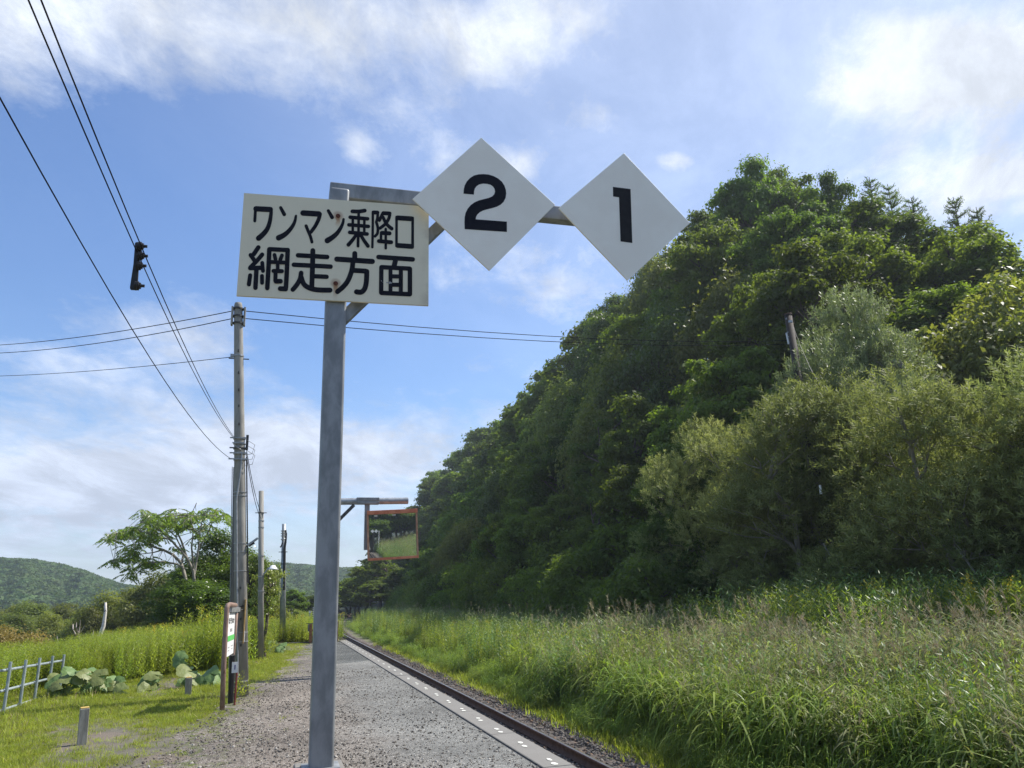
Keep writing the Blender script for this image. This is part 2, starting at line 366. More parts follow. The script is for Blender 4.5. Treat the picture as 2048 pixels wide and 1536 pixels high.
c = nb.mix(nb.math('MULTIPLY', nb.mr(nb.math('ADD', X, nb.noise(P, 1.3, 5, .65)), .55, -.45), nb.mr(nb.noise(P, 6, 5, .7), .48, .62)), c, (.11, .135, .035))
hgt = nb.math('SUBTRACT', 1, nb.math('MULTIPLY', vd, 1.2))
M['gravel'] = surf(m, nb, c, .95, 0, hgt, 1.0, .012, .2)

def stone_mat(name, c1, c2, c3):
    m, nb = new_mat(name); r = nb.n('ShaderNodeObjectInfo').outputs['Random']
    P = oc(nb)
    c = nb.mix(r, c1, c2); c = nb.mix(nb.mr(r, .86, .9), c, c3)
    return surf(m, nb, c, .95, 0, nb.noise(P, 3, 4, .6), .5, .1, .2)
M['pebble'] = stone_mat('pebbles', (.10, .085, .07), (.27, .25, .22), (.46, .43, .38))
M['ballast'] = stone_mat('ballast_stone', (.09, .08, .072), (.24, .22, .20), (.24, .16, .11))
m, nb = new_mat('ballast_bed'); P = wpos(nb)
vs = nb.sep(nb.vor(P, 20, out='Color'))[0]
c = nb.mix(vs, (.07, .055, .045), (.24, .21, .185)); X = nb.sep(P)[0]
M['bed'] = surf(m, nb, c, .95, 0, nb.math('SUBTRACT', 1, nb.vor(P, 20)), 1, .05, .2)

m, nb = new_mat('edge_slab_concrete'); P = wpos(nb)
c = nb.mix(nb.noise(P, 3, 6, .65), (.165, .155, .14), (.225, .215, .195))
c = nb.mix(nb.mr(nb.noise(P, 60, 4, .7), .6, .68, 0, .5), c, (.31, .30, .27))
c = nb.mix(nb.mr(nb.noise(nb.scl(P, 3, .7, 1), 4, 5, .7), .58, .68, 0, .55), c, (.14, .125, .11))
M['slab'] = surf(m, nb, c, .85, 0, nb.noise(P, 50, 5, .7), .5, .004)
M['wallc'] = mottled('platform_wall_concrete', (.14, .13, .115), (.22, .205, .18), 4, .9, 0, (1, 1, .4), .5, .01)
m, nb = new_mat('white_marking'); P = wpos(nb)
c = nb.mix(nb.mr(nb.noise(P, 45, 4, .7), .5, .62), (.74, .74, .66), (.40, .38, .33)); M['paint'] = surf(m, nb, c, .7)
m, nb = new_mat('wooded_hill'); P = wpos(nb)
c = nb.mix(nb.noise(P, .12, 5, .6), (.03, .06, .018), (.06, .10, .026)); M['hill'] = surf(m, nb, c, .95, 0, nb.noise(P, .3, 4), 1, 2)

# ------------------------------------------------------------------ terrain
def sstep(x, a, b):
    t = np.clip((np.asarray(x, float)-a)/(b-a), 0, 1); return t*t*(3-2*t)
def track_dx(y):
    y = np.asarray(y, float); return np.where(y > 50, (np.maximum(y, 50)-50)**2/(2*380.), 0)
def hfac(x, y):
    q = np.interp(y/np.maximum(x, 13), [.3, .6, .75, .9, 1.05, 1.3], [.28, .33, .43, .56, .76, 1.0]); return np.where(y < 0, .55, q)
def ground_z(x, y):
    x = np.asarray(x, float); y = np.asarray(y, float); xx = x-np.where(x < 9+track_dx(y), track_dx(y), np.minimum(track_dx(y), 4))
    left = -.02-1.35*sstep(-x, 4.2, 9)*sstep(y, 15, 27)-1.3*sstep(y, 26, 60)*sstep(-x, -1, 5)
    right = -.985+.10*sstep(xx, 6, 9)+ .25*sstep(xx, 10, 13)
    right = right+1.5*sstep(xx, 6.5, 16)*sstep(-y, 8, 30)
    hill = hfac(x, y)*(23*sstep(xx, 12.8+5*(1-sstep(y, 20, 27))*(y > -10)+9*(y <= -10), 42+3*(1-sstep(y, 20, 27))+14*(y <= -10))+3*sstep(xx, 40, 70))
    right = right+hill
    bumps = .05*np.sin(x*1.3+y*.7)*np.sin(y*.9-x*.4)*sstep(np.abs(x-3), 6.5, 10)
    tb = -.985+0*x
    z = np.where(xx > 2.61, np.where(xx < 5.9, tb, right), left)
    far = sstep(y, 34, 40)*sstep(xx, -2, 2.4)*(xx <= 2.61)      # past the platform end the ground drops to the track
    z = np.where(xx <= 2.61, z*(1-far)+far*-.985, z)
    return z+bumps
def gz(x, y): return float(ground_z(x, y))
xs = np.unique(np.concatenate([np.linspace(-1500, -60, 12), np.linspace(-60, -12, 20), np.arange(-12, 2.6, .5), [2.60, 2.612], np.arange(3, 16, .5), np.arange(16, 60, 1.5), np.linspace(60, 1500, 12)]))
ys = np.unique(np.concatenate([np.linspace(-1500, -200, 8), np.arange(-200, 0, 6), np.arange(0, 60, .75), np.arange(60, 240, 5), np.linspace(240, 1500, 12)]))
GX, GY = np.meshgrid(xs, ys); GX2 = GX+np.where(np.abs(GX) < 80, track_dx(GY), 0)*np.where(np.abs(GX) < 80, 1, 0)
GZ = ground_z(GX2, GY); V = np.stack([GX2, GY, GZ], -1).reshape(-1, 3); nx = len(xs); ny = len(ys)
ii = (np.arange(ny-1)[:, None]*nx+np.arange(nx-1)[None]).ravel()
g_o = mobj('ground', np_mesh('ground', V, np.stack([ii, ii+1, ii+nx+1, ii+nx], -1), M['ground'], smooth=False)); tag(g_o, kind='structure')

# platform gravel sheet with a ragged left edge, platform wall
def grav_edge(y):
    pts = [(-40, -1.5), (2, -1.5), (9.2, -1.2), (10.1, -.95), (12.4, -.7), (15.9, -.2), (21.2, .6), (27, 1.15), (31.2, 1.45)]
    return float(np.interp(y, [p[0] for p in pts], [p[1] for p in pts]))
ye = np.arange(-40, 31.3, .12); V = []; nxp = 10
for y in ye:
    e = grav_edge(y)+.22*math.sin(y*2.1)+.15*math.sin(y*5.3+1)-.35
    for k in range(nxp):
        x = e+(2.485-e)*k/(nxp-1); V.append((x, y, -.09+.02*math.sin(y*3.1) if k == 0 else .006+.004*math.sin(x*3+y*1.7)*(k < nxp-1)))
ii = (np.arange(len(ye)-1)[:, None]*nxp+np.arange(nxp-1)[None]).ravel()
po = mobj('platform', np_mesh('platform', V, np.stack([ii, ii+1, ii+nxp+1, ii+nxp], -1), M['gravel'])); tag(po, kind='structure')
mb = MB(); mb.box(2.615, 2.74, -60, 31.1, -1.02, -.125); mb.build('platform_wall', M['wallc']); tag(bpy.data.objects['platform_wall'], kind='structure')
pe = empty('platform_edge', (2.64, 0, 0), None, None); pe['kind'] = 'structure'
slab = MB().box(-.148, .148, .006, 1.894, -.12, .012).build('slab', M['slab'], pe, bevel=.006)
slab.location = (0, 0, 0)
y = -40.0; first = True
while y < 30.5:
    s = slab if first else slab.copy()
    if not first: link(s, pe)
    s.location = (rnd.uniform(-.004, .004), y, rnd.uniform(-.004, .004)); first = False
    if y > 3:
        for k in (0, 1):
            for (dx, dy) in ((-.005, .10), (.012, .29)):
                yy = dy+.95*k+rnd.uniform(-.02, .02); mm = MB(); n = 9; rx, ry = rnd.uniform(.022, .032), rnd.uniform(.05, .065)
                mm.add([(dx+rx*math.cos(6.283*i/n)*rnd.uniform(.8, 1.1), yy+ry*math.sin(6.283*i/n)*rnd.uniform(.8, 1.1), .0165) for i in range(n)], [tuple(range(n))])
                mm.build('marking', M['paint'], s)
    y += 1.9
mb = MB().box(2.476, 2.490, -40, 31.1, .002, .020); o = mb.build('edge_joint', M['iron'], pe); o.location = (-2.64, 0, 0)

# ------------------------------------------------------------------ railway
tr = empty('railway_track', (0, 0, 0), None, None); tr['kind'] = 'structure'
prof = [(-.063, 0), (.063, 0), (.063, .012), (.012, .03), (.009, .105), (.033, .118), (.033, .142), (.025, .15), (-.025, .15), (-.033, .142), (-.033, .118), (-.009, .105), (-.012, .03), (-.063, .012)]
ty = np.concatenate([np.arange(-220, 0, 20), np.arange(0, 60, 4), np.arange(60, 180, 3)])
for x0 in (3.70, 4.64):
    mb = MB(); V = []; n = len(prof)
    for y in ty: V += [(x0+float(track_dx(y))+a, y, -.95+z) for a, z in prof]
    Fc = []; mi = []
    for i in range(len(ty)-1):
        for k in range(n):
            k2 = (k+1) % n; Fc.append((i*n+k2, i*n+k, (i+1)*n+k, (i+1)*n+k2)); mi.append(1 if k in (7, ) else 0)
    me = np_mesh('rail', V, np.array(Fc), [M['rail'], M['railtop']], mi); mobj('rail', me, tr)
sl_me = []
for k in range(5):
    a = random.Random(k); sp = MB().box(-1.0+a.uniform(-.04, .04), 1.0+a.uniform(-.04, .04), -.105, .105, -.10, .0)
    sp.v = [(v[0]+a.uniform(-.01, .01), v[1]+a.uniform(-.008, .008), v[2]+a.uniform(-.008, .002)) for v in sp.v]
    me = bpy.data.meshes.new('sleeper'); me.from_pydata(sp.v, [], sp.f); me.materials.append(M['sleeper']); sl_me.append(me)
y = 6.0; i = 0
for y in list(np.arange(5, 75, .58))+list(np.arange(-110, -30, .7)):
    o = mobj('sleeper', sl_me[i % 5], tr, (4.17+float(track_dx(y))+rnd.uniform(-.03, .03), y+rnd.uniform(-.03, .03), -.952)); o.rotation_euler = (0, 0, rnd.uniform(-.02, .02)-float(max(y-50, 0))/380.); i += 1
mb = MB(); yy = np.concatenate([np.arange(-220, 0, 10), np.arange(0, 180, 3)]); px = [2.62, 3.2, 4.17, 5.2, 5.75, 6.3]; pz = [-.975, -.972, -.972, -.972, -1.0, -1.06]
for i, y in enumerate(yy): mb.v += [(a+float(track_dx(y)), float(y), z+rnd.uniform(-.01, .01)*(j not in (0,))) for j, (a, z) in enumerate(zip(px, pz))]
for i in range(len(yy)-1):
    for k in range(5): mb.f.append((i*6+k, i*6+k+1, i*6+k+7, i*6+k+6))
o = mb.build('trackbed', M['bed']); tag(o, kind='structure')

# ------------------------------------------------------------------ instancing for what nobody could count
def proto_col(name, objs):
    c = bpy.data.collections.new(name)
    for o in objs:
        for u in list(o.users_collection): u.objects.unlink(o)
        c.objects.link(o)
    return c
def scatter(name, P, rot, scl, idx, col, label, cat, kind='stuff'):
    me = bpy.data.meshes.new(name); P = np.asarray(P, np.float32); n = len(P)
    me.vertices.add(n); me.vertices.foreach_set('co', P.ravel())
    for an, ty, dt in (('rot', 'FLOAT_VECTOR', rot), ('scl', 'FLOAT', scl), ('idx', 'INT', idx)):
        at = me.attributes.new(an, ty, 'POINT')
        at.data.foreach_set('vector' if ty == 'FLOAT_VECTOR' else 'value', np.asarray(dt, np.float32 if ty != 'INT' else np.int32).ravel())
    o = mobj(name, me); tag(o, label, cat, None, kind)
    ng = bpy.data.node_groups.new(name, 'GeometryNodeTree')
    ng.interface.new_socket('Geometry', in_out='INPUT', socket_type='NodeSocketGeometry')
    ng.interface.new_socket('Geometry', in_out='OUTPUT', socket_type='NodeSocketGeometry')
    N = ng.nodes.new; gi = N('NodeGroupInput'); go = N('NodeGroupOutput'); ip = N('GeometryNodeInstanceOnPoints'); ci = N('GeometryNodeCollectionInfo')
    ci.inputs['Collection'].default_value = col; ci.inputs['Separate Children'].default_value = True; ci.inputs['Reset Children'].default_value = True
    def attr(nm, ty):
        a = N('GeometryNodeInputNamedAttribute'); a.data_type = ty; a.inputs['Name'].default_value = nm
        return [q for q in a.outputs if q.enabled and q.name == 'Attribute'][0]
    lk = ng.links.new
    lk(gi.outputs[0], ip.inputs['Points']); lk(ci.outputs[0], ip.inputs['Instance']); ip.inputs['Pick Instance'].default_value = True
    lk(attr('idx', 'INT'), ip.inputs['Instance Index']); lk(attr('rot', 'FLOAT_VECTOR'), ip.inputs['Rotation']); lk(attr('scl', 'FLOAT'), ip.inputs['Scale'])
    lk(ip.outputs[0], go.inputs[0])
    md = o.modifiers.new('scatter', 'NODES'); md.node_group = ng
    return o
def zrot(n, tilt=.12): return np.stack([rg.uniform(-tilt, tilt, n), rg.uniform(-tilt, tilt, n), rg.uniform(0, 6.283, n)], -1)

def stone_protos(name, n, mat, fl=.6):
    out = []
    for k in range(n):
        a = random.Random(k*13+5); t = (1+5**.5)/2
        v = [(-1, t, 0), (1, t, 0), (-1, -t, 0), (1, -t, 0), (0, -1, t), (0, 1, t), (0, -1, -t), (0, 1, -t), (t, 0, -1), (t, 0, 1), (-t, 0, -1), (-t, 0, 1)]
        f = [(0, 11, 5), (0, 5, 1), (0, 1, 7), (0, 7, 10), (0, 10, 11), (1, 5, 9), (5, 11, 4), (11, 10, 2), (10, 7, 6), (7, 1, 8), (3, 9, 4), (3, 4, 2), (3, 2, 6), (3, 6, 8), (3, 8, 9), (4, 9, 5), (2, 4, 11), (6, 2, 10), (8, 6, 7), (9, 8, 1)]
        sx_, sy_, sz_ = a.uniform(.35, .6), a.uniform(.3, .5), a.uniform(.2, .4)*fl/.6
        v = [(p[0]*sx_*a.uniform(.75, 1.2)/1.9, p[1]*sy_*a.uniform(.75, 1.2)/1.9, p[2]*sz_*a.uniform(.75, 1.2)/1.9) for p in v]
        me = bpy.data.meshes.new(name); me.from_pydata(v, [], f); me.materials.append(mat)
        out.append(mobj('%s_%d' % (name, k), me))
    return proto_col(name, out)
pc = stone_protos('pebble', 6, M['pebble'])
P = []
for i in range(26000):
    y = 6.5+13*rnd.random()**1.6; x = rnd.uniform(-1.9, 2.46)
    dens = .9 if x < 1.2 else .45
    if x < grav_edge(y)+rnd.gauss(-.1, .2) or rnd.random() > dens: continue
    P.append((x, y, .010))
n = len(P); s = np.clip(rg.lognormal(math.log(.017), .45, n), .008, .05)
scatter('gravel', P, zrot(n, .5), s, rg.integers(0, 6, n), pc, 'loose grey and brown gravel strewn over the platform surface', 'gravel')
bc = stone_protos('ballast_stone', 6, M['ballast'])
P = []
for i in range(60000):
    y = 7+38*rnd.random()**1.5; x = rnd.uniform(2.8, 6.0)
    z = -.975+rnd.uniform(-.005, .02) if x < 5.2 else -.972-(x-5.2)*.09+rnd.uniform(0, .02)+.05*max(0, 1-abs(x-5.5)/.4)
    if min(abs(x-3.7), abs(x-4.64)) < .06: continue
    if 3.2 < x < 5.15 and abs(((y-5) % .58)-.0) < .08 and rnd.random() < .9: continue
    if rnd.random() > 1.0-(y-7)/70: continue
    P.append((x, y, z))
n = len(P); s = np.clip(rg.lognormal(math.log(.055), .3, n), .03, .10)
scatter('ballast', P, zrot(n, 1.2), s, rg.integers(0, 6, n), bc, 'crushed brown stone ballast lying along and between the rails', 'ballast')

# ------------------------------------------------------------------ foliage makers
def unit(a): return a/(np.linalg.norm(a, axis=-1, keepdims=True)+1e-9)
def leaf_quads(P, T, N, ln, wd, fold=.18):
    """one folded diamond per leaf"""
    n = len(P); T = unit(T); B = unit(np.cross(N, T)); Nn = np.cross(T, B); ln = np.broadcast_to(ln, (n,))[:, None]; wd = np.broadcast_to(wd, (n,))[:, None]
    m_ = P+T*ln*.42
    V = np.stack([P, m_+B*wd/2+Nn*wd*fold, P+T*ln, m_-B*wd/2+Nn*wd*fold], 1).reshape(-1, 3)
    F_ = np.arange(n*4).reshape(-1, 4); return V, F_
def rdir(r, n): return unit(r.normal(size=(n, 3)))
def limb(mb, p, q, r0, r1, a, seg=4, n=6, wob=.08):
    p = np.array(p, float); q = np.array(q, float); L_ = np.linalg.norm(q-p); pts = [p]
    for k in range(1, seg): t = k/seg; pts.append(p+(q-p)*t+np.array([a.gauss(0, wob), a.gauss(0, wob), a.gauss(0, wob*.5)+.06*math.sin(t*3.14)])*L_*.6)
    pts.append(q); mb.tube(pts, [r0+(r1-r0)*k/seg for k in range(seg+1)], n, caps=False); return pts
def make_tree(seed, H, Rr, base, ncl, nleaf, ls, asp, matleaf, bark, rcf=(.26, .42), flat=.6, top=1.0, upb=.35, name='tree', stems=1):
    a = random.Random(seed); r = np.random.default_rng(seed)
    mb = MB(); cen = np.array([0, 0, (H+base)/2]); cl = []
    for i in range(ncl):
        d = rdir(r, 1)[0]; rad = r.uniform(.35, .86)**.7
        if d[2] < -.5: d[2] *= .4
        c = cen+d*np.array([Rr, Rr, (H-base)/2*top])*rad*.84
        cl.append((c, Rr*a.uniform(*rcf)))
    forks = []
    for s_ in range(stems):
        lean = np.array([a.uniform(-.1, .1)*H, a.uniform(-.1, .1)*H, H*.8])*(1 if stems == 1 else .9)
        if stems > 1: an = 6.283*s_/stems; lean += np.array([math.cos(an), math.sin(an), 0])*Rr*.5
        t = limb(mb, (0, 0, -.3), lean, H*.018+.05, .03, a, 7, 8, .03); forks += t[1:]
    for c, rc in cl:
        st_ = [q for q in forks if q[2] < c[2]+.2] or forks[:1]
        q = min(st_, key=lambda q: np.linalg.norm(q[:2]-c[:2])*.6+abs((c[2]-q[2])-.6*np.linalg.norm(q[:2]-c[:2])))
        pts = limb(mb, q, c, .035+.004*H, .012, a, 4, 5, .1)
        for k in range(2): limb(mb, pts[2], c+np.array([a.uniform(-1, 1), a.uniform(-1, 1), a.uniform(-.2, .7)])*rc*.7, .018, .006, a, 2, 4, .1)
    wsum = sum(rc**2 for c, rc in cl); PP = []; NN = []
    for c, rc in cl:
        n = int(nleaf*rc**2/wsum); d = rdir(r, n); d[:, 2] = np.where((d[:, 2] < -.15) & (r.random(n) < .7), -d[:, 2], d[:, 2])
        lump = 1+.22*np.sin(d[:, 0]*5+c[0]*3)*np.sin(d[:, 1]*5+c[1]*3)+.12*np.sin(d[:, 2]*9+c[2])
        rad = (1-.55*r.random(n)**1.8)*lump*np.where(r.random(n) < .24, 1+.55*r.random(n), 1)
        PP.append(c+d*rad[:, None]*np.array([rc, rc, rc*flat])); NN.append(unit(d*.5+np.array([0, 0, upb])+rdir(r, n)*.55))
    P = np.concatenate(PP); N = np.concatenate(NN); n = len(P)
    T = unit(np.cross(N, rdir(r, n)))+np.array([0, 0, -.25])
    s = ls*r.uniform(.65, 1.35, n)
    V, F_ = leaf_quads(P, T, N, s, s*asp)
    tm = bpy.data.meshes.new(name+'_trunk'); tm.from_pydata(mb.v, [], mb.f); tm.materials.append(bark); tm.polygons.foreach_set('use_smooth', np.ones(len(tm.polygons), bool))
    return tm, np_mesh(name+'_crown', V, F_, matleaf), H, Rr
def make_willow(seed, H, Rr, base, ncl, nspray, per, ln, wd, matleaf, bark, stems=3):
    a = random.Random(seed); r = np.random.default_rng(seed); mb = MB(); cen = np.array([0, 0, (H+base)/2]); cl = []
    for i in range(ncl):
        d = rdir(r, 1)[0]; rad = r.uniform(.45, .95)
        if d[2] < -.6: d[2] *= .5
        cl.append((cen+d*np.array([Rr, Rr, (H-base)/2])*rad*.8, Rr*a.uniform(.22, .36)))
    forks = []
    for s_ in range(stems):
        an = 6.283*s_/stems+a.uniform(0, 1); e = np.array([math.cos(an)*Rr*.5, math.sin(an)*Rr*.5, H*.75])
        forks += limb(mb, (math.cos(an)*.15, math.sin(an)*.15, -.3), e, .11, .03, a, 7, 7, .05)[1:]
    for c, rc in cl:
        st_ = [q for q in forks if q[2] < c[2]] or forks[:1]; q = min(st_, key=lambda q: np.linalg.norm(q-c))
        pts = limb(mb, q, c, .04, .012, a, 4, 5, .1)
        for k in range(3): limb(mb, pts[2], c+np.array([a.uniform(-1, 1), a.uniform(-1, 1), a.uniform(-.1, .9)])*rc*.9, .014, .005, a, 2, 4, .12)
    w = sum(rc**2 for c, rc in cl); O = []; D = []
    for c, rc in cl:
        n = int(nspray*rc**2/w); d = rdir(r, n); d[:, 2] = np.where((d[:, 2] < -.1) & (r.random(n) < .65), -d[:, 2], d[:, 2])
        rad = 1-.5*r.random(n)**1.5
        O.append(c+d*rad[:, None]*rc*np.array([1, 1, .8])); D.append(unit(d*.8+np.array([0, 0, .75])+rdir(r, n)*.45))
    O = np.concatenate(O); D = np.concatenate(D); ns = len(O)
    t = np.linspace(0, 1, per)[None, :]; sl_ = r.uniform(.28, .55, ns)[:, None]
    droop = np.array([0, 0, -1.])[None, None]*(t[..., None]**2)*(sl_[..., None])*.35
    P = O[:, None]+D[:, None]*(sl_*t)[..., None]+droop
    side = unit(np.cross(D, rdir(r, ns))); side2 = np.cross(D, side)
    ph = np.arange(per)[None]*2.4+r.uniform(0, 6, ns)[:, None]
    rad = side[:, None]*np.cos(ph)[..., None]+side2[:, None]*np.sin(ph)[..., None]
    T = unit(D[:, None]*.65+rad*.75+np.array([0, 0, -.15])); N = unit(np.cross(T, np.cross(D[:, None]+0*T, T))+.3*rdir(r, ns*per).reshape(ns, per, 3))
    P = P.reshape(-1, 3); T = T.reshape(-1, 3); N = N.reshape(-1, 3); n = len(P)
    V, F_ = leaf_quads(P, T, N, ln*r.uniform(.7, 1.3, n), wd*r.uniform(.8, 1.2, n), .12)
    # the shoots that carry the leaves
    tm = bpy.data.meshes.new('willow_trunk'); tm.from_pydata(mb.v, [], mb.f); tm.materials.append(bark); tm.polygons.foreach_set('use_smooth', np.ones(len(tm.polygons), bool))
    return tm, np_mesh('willow_crown', V, F_, matleaf), H, Rr

HV = [make_tree(100+i, 10, 3.4, 1.2, 64, 34000, .17, .6, L['hill'], M['bark'], (.12, .25), .55, name='hill_tree') for i in range(5)]
FV = [make_tree(200+i, 10, 3.5, 1.0, 44, 11000, .30, .7, L['hill'], M['bark'], (.17, .30), .5, name='far_tree') for i in range(3)]
OV = [make_tree(300+i, 8, 3.6, .4, 44, 22000, .22, .5, L['olive'], M['bark'], (.18, .32), .95, name='olive_tree') for i in range(2)]
DV = [make_tree(320+i, 8, 3.0, .3, 50, 28000, .15, .55, L['dark'], M['bark'], (.17, .30), .95, name='dark_tree') for i in range(2)]
WV = [make_willow(400+i, 8, 3.4, .3, 40, 4200, 16, .15, .034, L['willow'], M['greybark']) for i in range(3)]
PV = [make_willow(420, 8, 3.2, 2.0, 32, 3600, 16, .14, .036, L['pale'], M['greybark'])]
BV = [make_tree(340+i, 3, 1.9, 0, 20, 8000, .15, .5, L['hill'], M['bark'], (.28, .45), .7, name='shrub') for i in range(2)]
YV = [make_tree(360, 4, 3.0, 0, 26, 14000, .14, .45, L['yellowbush'], M['bark'], (.24, .40), .7, name='yellow_bush', stems=3)]
LV = [make_tree(380, 3, .9, 1.4, 12, 1400, .11, .5, L['lime'], M['bark'], (.25, .45), .5, name='young_tree')]

def plant(name, var, loc, H, Wd, label, cat='tree', group=None, rz=None):
    tm, cm, h0, r0 = var
    t = empty(name, loc, label, cat, group, rnd.uniform(0, 6.28) if rz is None else rz)
    for nm, me in (('trunk', tm), ('crown', cm)):
        o = mobj(nm, me, t); o.scale = (Wd/(2*r0), Wd/(2*r0), H/h0)
    return t
def plantY(name, var, px, ytop, Y, wpx, label, cat='tree', group=None, rz=None, sink=0):
    p = atY(px, ytop, Y); z = gz(p[0], p[1])-sink; D = math.hypot(p[0], p[1])
    return plant(name, var, (p[0], p[1], z), p[2]-z, wpx/F*D*1.02, label, cat, group, rz)
def plantX(name, var, px, ytop, X_, wpx, label, cat='tree', group=None, rz=None, sink=0):
    p = atX(px, ytop, X_); z = gz(p[0], p[1])-sink; D = math.hypot(p[0], p[1])
    return plant(name, var, (p[0], p[1], z), p[2]-z, wpx/F*D*1.02, label, cat, group, rz)

# woodland on the hillside
HG = 'broadleaf trees of the hillside woodland'
HLAB = 'dark green broadleaf tree in the dense woodland covering the hillside beside the railway'
def ridge_top(x0, y):
    t = float(np.interp(y*20/x0, [9, 14.8, 17.8, 21, 24.8, 27, 30, 45, 120, 300], [7.6, 10.5, 12.2, 15.3, 18.6, 19.6, 20.0, 20.6, 20.4, 19]))
    return EYE+(t-EYE)*x0/20
k = 0
for (X0, fr, W0, sp, y0) in ((15.0, .44, 5.2, 3.7, 28.5), (19.2, .66, 6.2, 4.2, 28), (24, .82, 7.2, 4.8, 28), (29.4, .96, 8, 5.4, 26), (35, 1.06, 8.6, 5.6, 24), (42, 1.0, 10, 7, 28)):
    y = y0
    while y < (105 if X0 < 16 else 170 if X0 < 20 else 9.5*X0):
        if X0 > 40 and y > 80: break
        far = y > 75
        yy = y+rnd.uniform(-.8, .8); x = X0+min(float(track_dx(yy)), 4)+rnd.uniform(-.9, .9); z = gz(x, yy)-.2
        tp = (1.6+(ridge_top(X0, yy)-1.6)*fr)*rnd.uniform(.92, 1.05); Hh = min(max(tp-z, 5), 17)
        v = FV[k % 3] if far else (HV+[OV[0], HV[2], DV[1], HV[0], OV[1]])[rnd.randrange(10)]
        lab, grp = ((HLAB, HG) if X0 < 30 else ('dark green broadleaf tree on the crest of the hillside woodland, against the sky', 'crest trees of the hillside woodland') if X0 < 38 else ('green broadleaf tree behind the crest of the hillside woodland at the upper right', 'trees behind the crest of the hillside'))
        plant('hillside_tree', v, (x, yy, z), Hh, W0*rnd.uniform(.9, 1.2)*(1.25 if far else 1), lab, 'tree', grp); k += 1
        y += sp*(1.0 if y < 60 else 1.7 if y < 120 else 2.6)*rnd.uniform(.85, 1.15)
y = 25.5
while y < 150:
    x = 12.6+float(track_dx(y))+rnd.uniform(-.6, .6); z = gz(x, y)-.1
    plant('hillside_shrub', BV[k % 2], (x, y, z), rnd.uniform(2.6, 4.6), rnd.uniform(3.4, 4.8), 'dark leafy shrub at the foot of the hillside woodland behind the reeds', 'shrub', 'shrubs along the foot of the hill'); k += 1
    x = 15.6+float(track_dx(y))+rnd.uniform(-.6, .6); z = gz(x, y)-.1
    plant('hillside_shrub', BV[k % 2], (x, y+1, z), rnd.uniform(4, 6), rnd.uniform(4.2, 5.6), 'dark leafy shrub at the foot of the hillside woodland behind the reeds', 'shrub', 'shrubs along the foot of the hill')
    y += rnd.uniform(2.2, 3.0)*(1 if y < 60 else 1.8)
# trees behind the photographer that the platform mirror shows
for i in range(22):
    y = -122-rnd.uniform(0, 25); x = 1+i*1.1+rnd.uniform(-1.5, 1.5)
    plant('hillside_tree', FV[i % 3], (x, y, gz(x, y)-1.6), rnd.uniform(10, 14), 10, 'broadleaf tree behind the photographer, seen in the platform mirror', 'tree', 'trees seen in the platform mirror')
    y = -30-i*8; x = 24+rnd.uniform(-2, 2); plant('hillside_tree', FV[(i+1) % 3], (x, y+3, gz(x, y)-.2), rnd.uniform(11, 14), 9, 'broadleaf tree behind the photographer, seen in the platform mirror', 'tree', 'trees seen in the platform mirror')

def make_larch(seed, H):
    a = random.Random(seed); r = np.random.default_rng(seed); mb = MB(); mb.tube([(0, 0, -.3), (.05, 0, H*.5), (0, 0, H)], [.16, .10, .02], 7); PP = []; TT = []
    z = H*.45
    while z < H-.1:
        t = (z-H*.45)/(H*.55); ln = .25+2.0*(1-t)**.8
        for q in range(4):
            an = a.uniform(0, 6.28); d = np.array([math.cos(an), math.sin(an), .35]); o_ = np.array([0, 0, z]); mb.tube([o_, o_+d*ln*.6, o_+d*ln+np.array([0, 0, .12])], [.03, .02, .006], 4, caps=False)
            m_ = int(ln*26)
            for j in range(m_):
                p = o_+d*ln*(j+1)/m_
                for w_ in range(3): PP.append(p+r.normal(size=3)*.03); TT.append(r.normal(size=3)*.7+np.array([0, 0, .4]))
        z += .26
    P = np.array(PP); T = unit(np.array(TT)); V, F_ = leaf_quads(P, T, rdir(r, len(P)), .16*r.uniform(.6, 1.3, len(P)), .035)
    tm = bpy.data.meshes.new('larch_trunk'); tm.from_pydata(mb.v, [], mb.f); tm.materials.append(M['bark'])
    return tm, np_mesh('larch_crown', V, F_, L['hill']), H, 1.8
LR = [make_larch(i, 11) for i in (1, 2)]
for i, (px, yt, w, lab) in enumerate([(1738, 352, 62, 'left one of the larch spires'), (1775, 366, 56, 'second larch spire from the left'), (1822, 392, 56, 'middle larch spire'), (1906, 392, 60, 'fourth larch spire from the left'), (1952, 412, 50, 'rightmost larch spire')]):
    plantX('larch', LR[i % 2], px, yt+2, 44.0, w*1.7, lab+' sticking out of the woodland skyline', 'tree', 'larches on the skyline', i*1.3)

for i, (x, y, H_, w_) in enumerate([(21.5, 17.5, 7, 5.5), (22, 21.5, 7.5, 5.5), (25.5, 19, 8, 6.5), (24.5, 24, 8, 6), (29, 22, 9, 7), (19.5, 24.5, 6.5, 5), (20, 28, 7.5, 5), (21, 14.5, 6.5, 5.5), (26, 15.5, 7, 6), (30, 18, 8, 7)]):
    plant('hillside_tree', (OV+[HV[i % 5]])[i % 3], (x, y, gz(x, y)-.3), H_, w_, 'leafy tree filling the slope between the willows and the taller woodland', 'tree', 'trees on the slope behind the willows')
for px, yt, w, rz, lab in ((1555, 318, 170, 1.0, 'tallest broadleaf tree on the skyline, its crown letting the sky through'), (1500, 345, 120, 2.2, 'lacy broadleaf crown on the skyline just left of the tallest tree'), (1655, 335, 120, 3.1, 'broadleaf crown on the skyline between the tallest tree and the larch spires'), (1440, 400, 120, .3, 'broadleaf crown on the skyline just right of the diamond plate with the 1')):
    plantX('hillside_tree', HV[int(px) % 5], px, yt-14, 37, w*1.15, lab, 'tree', 'skyline trees', rz)
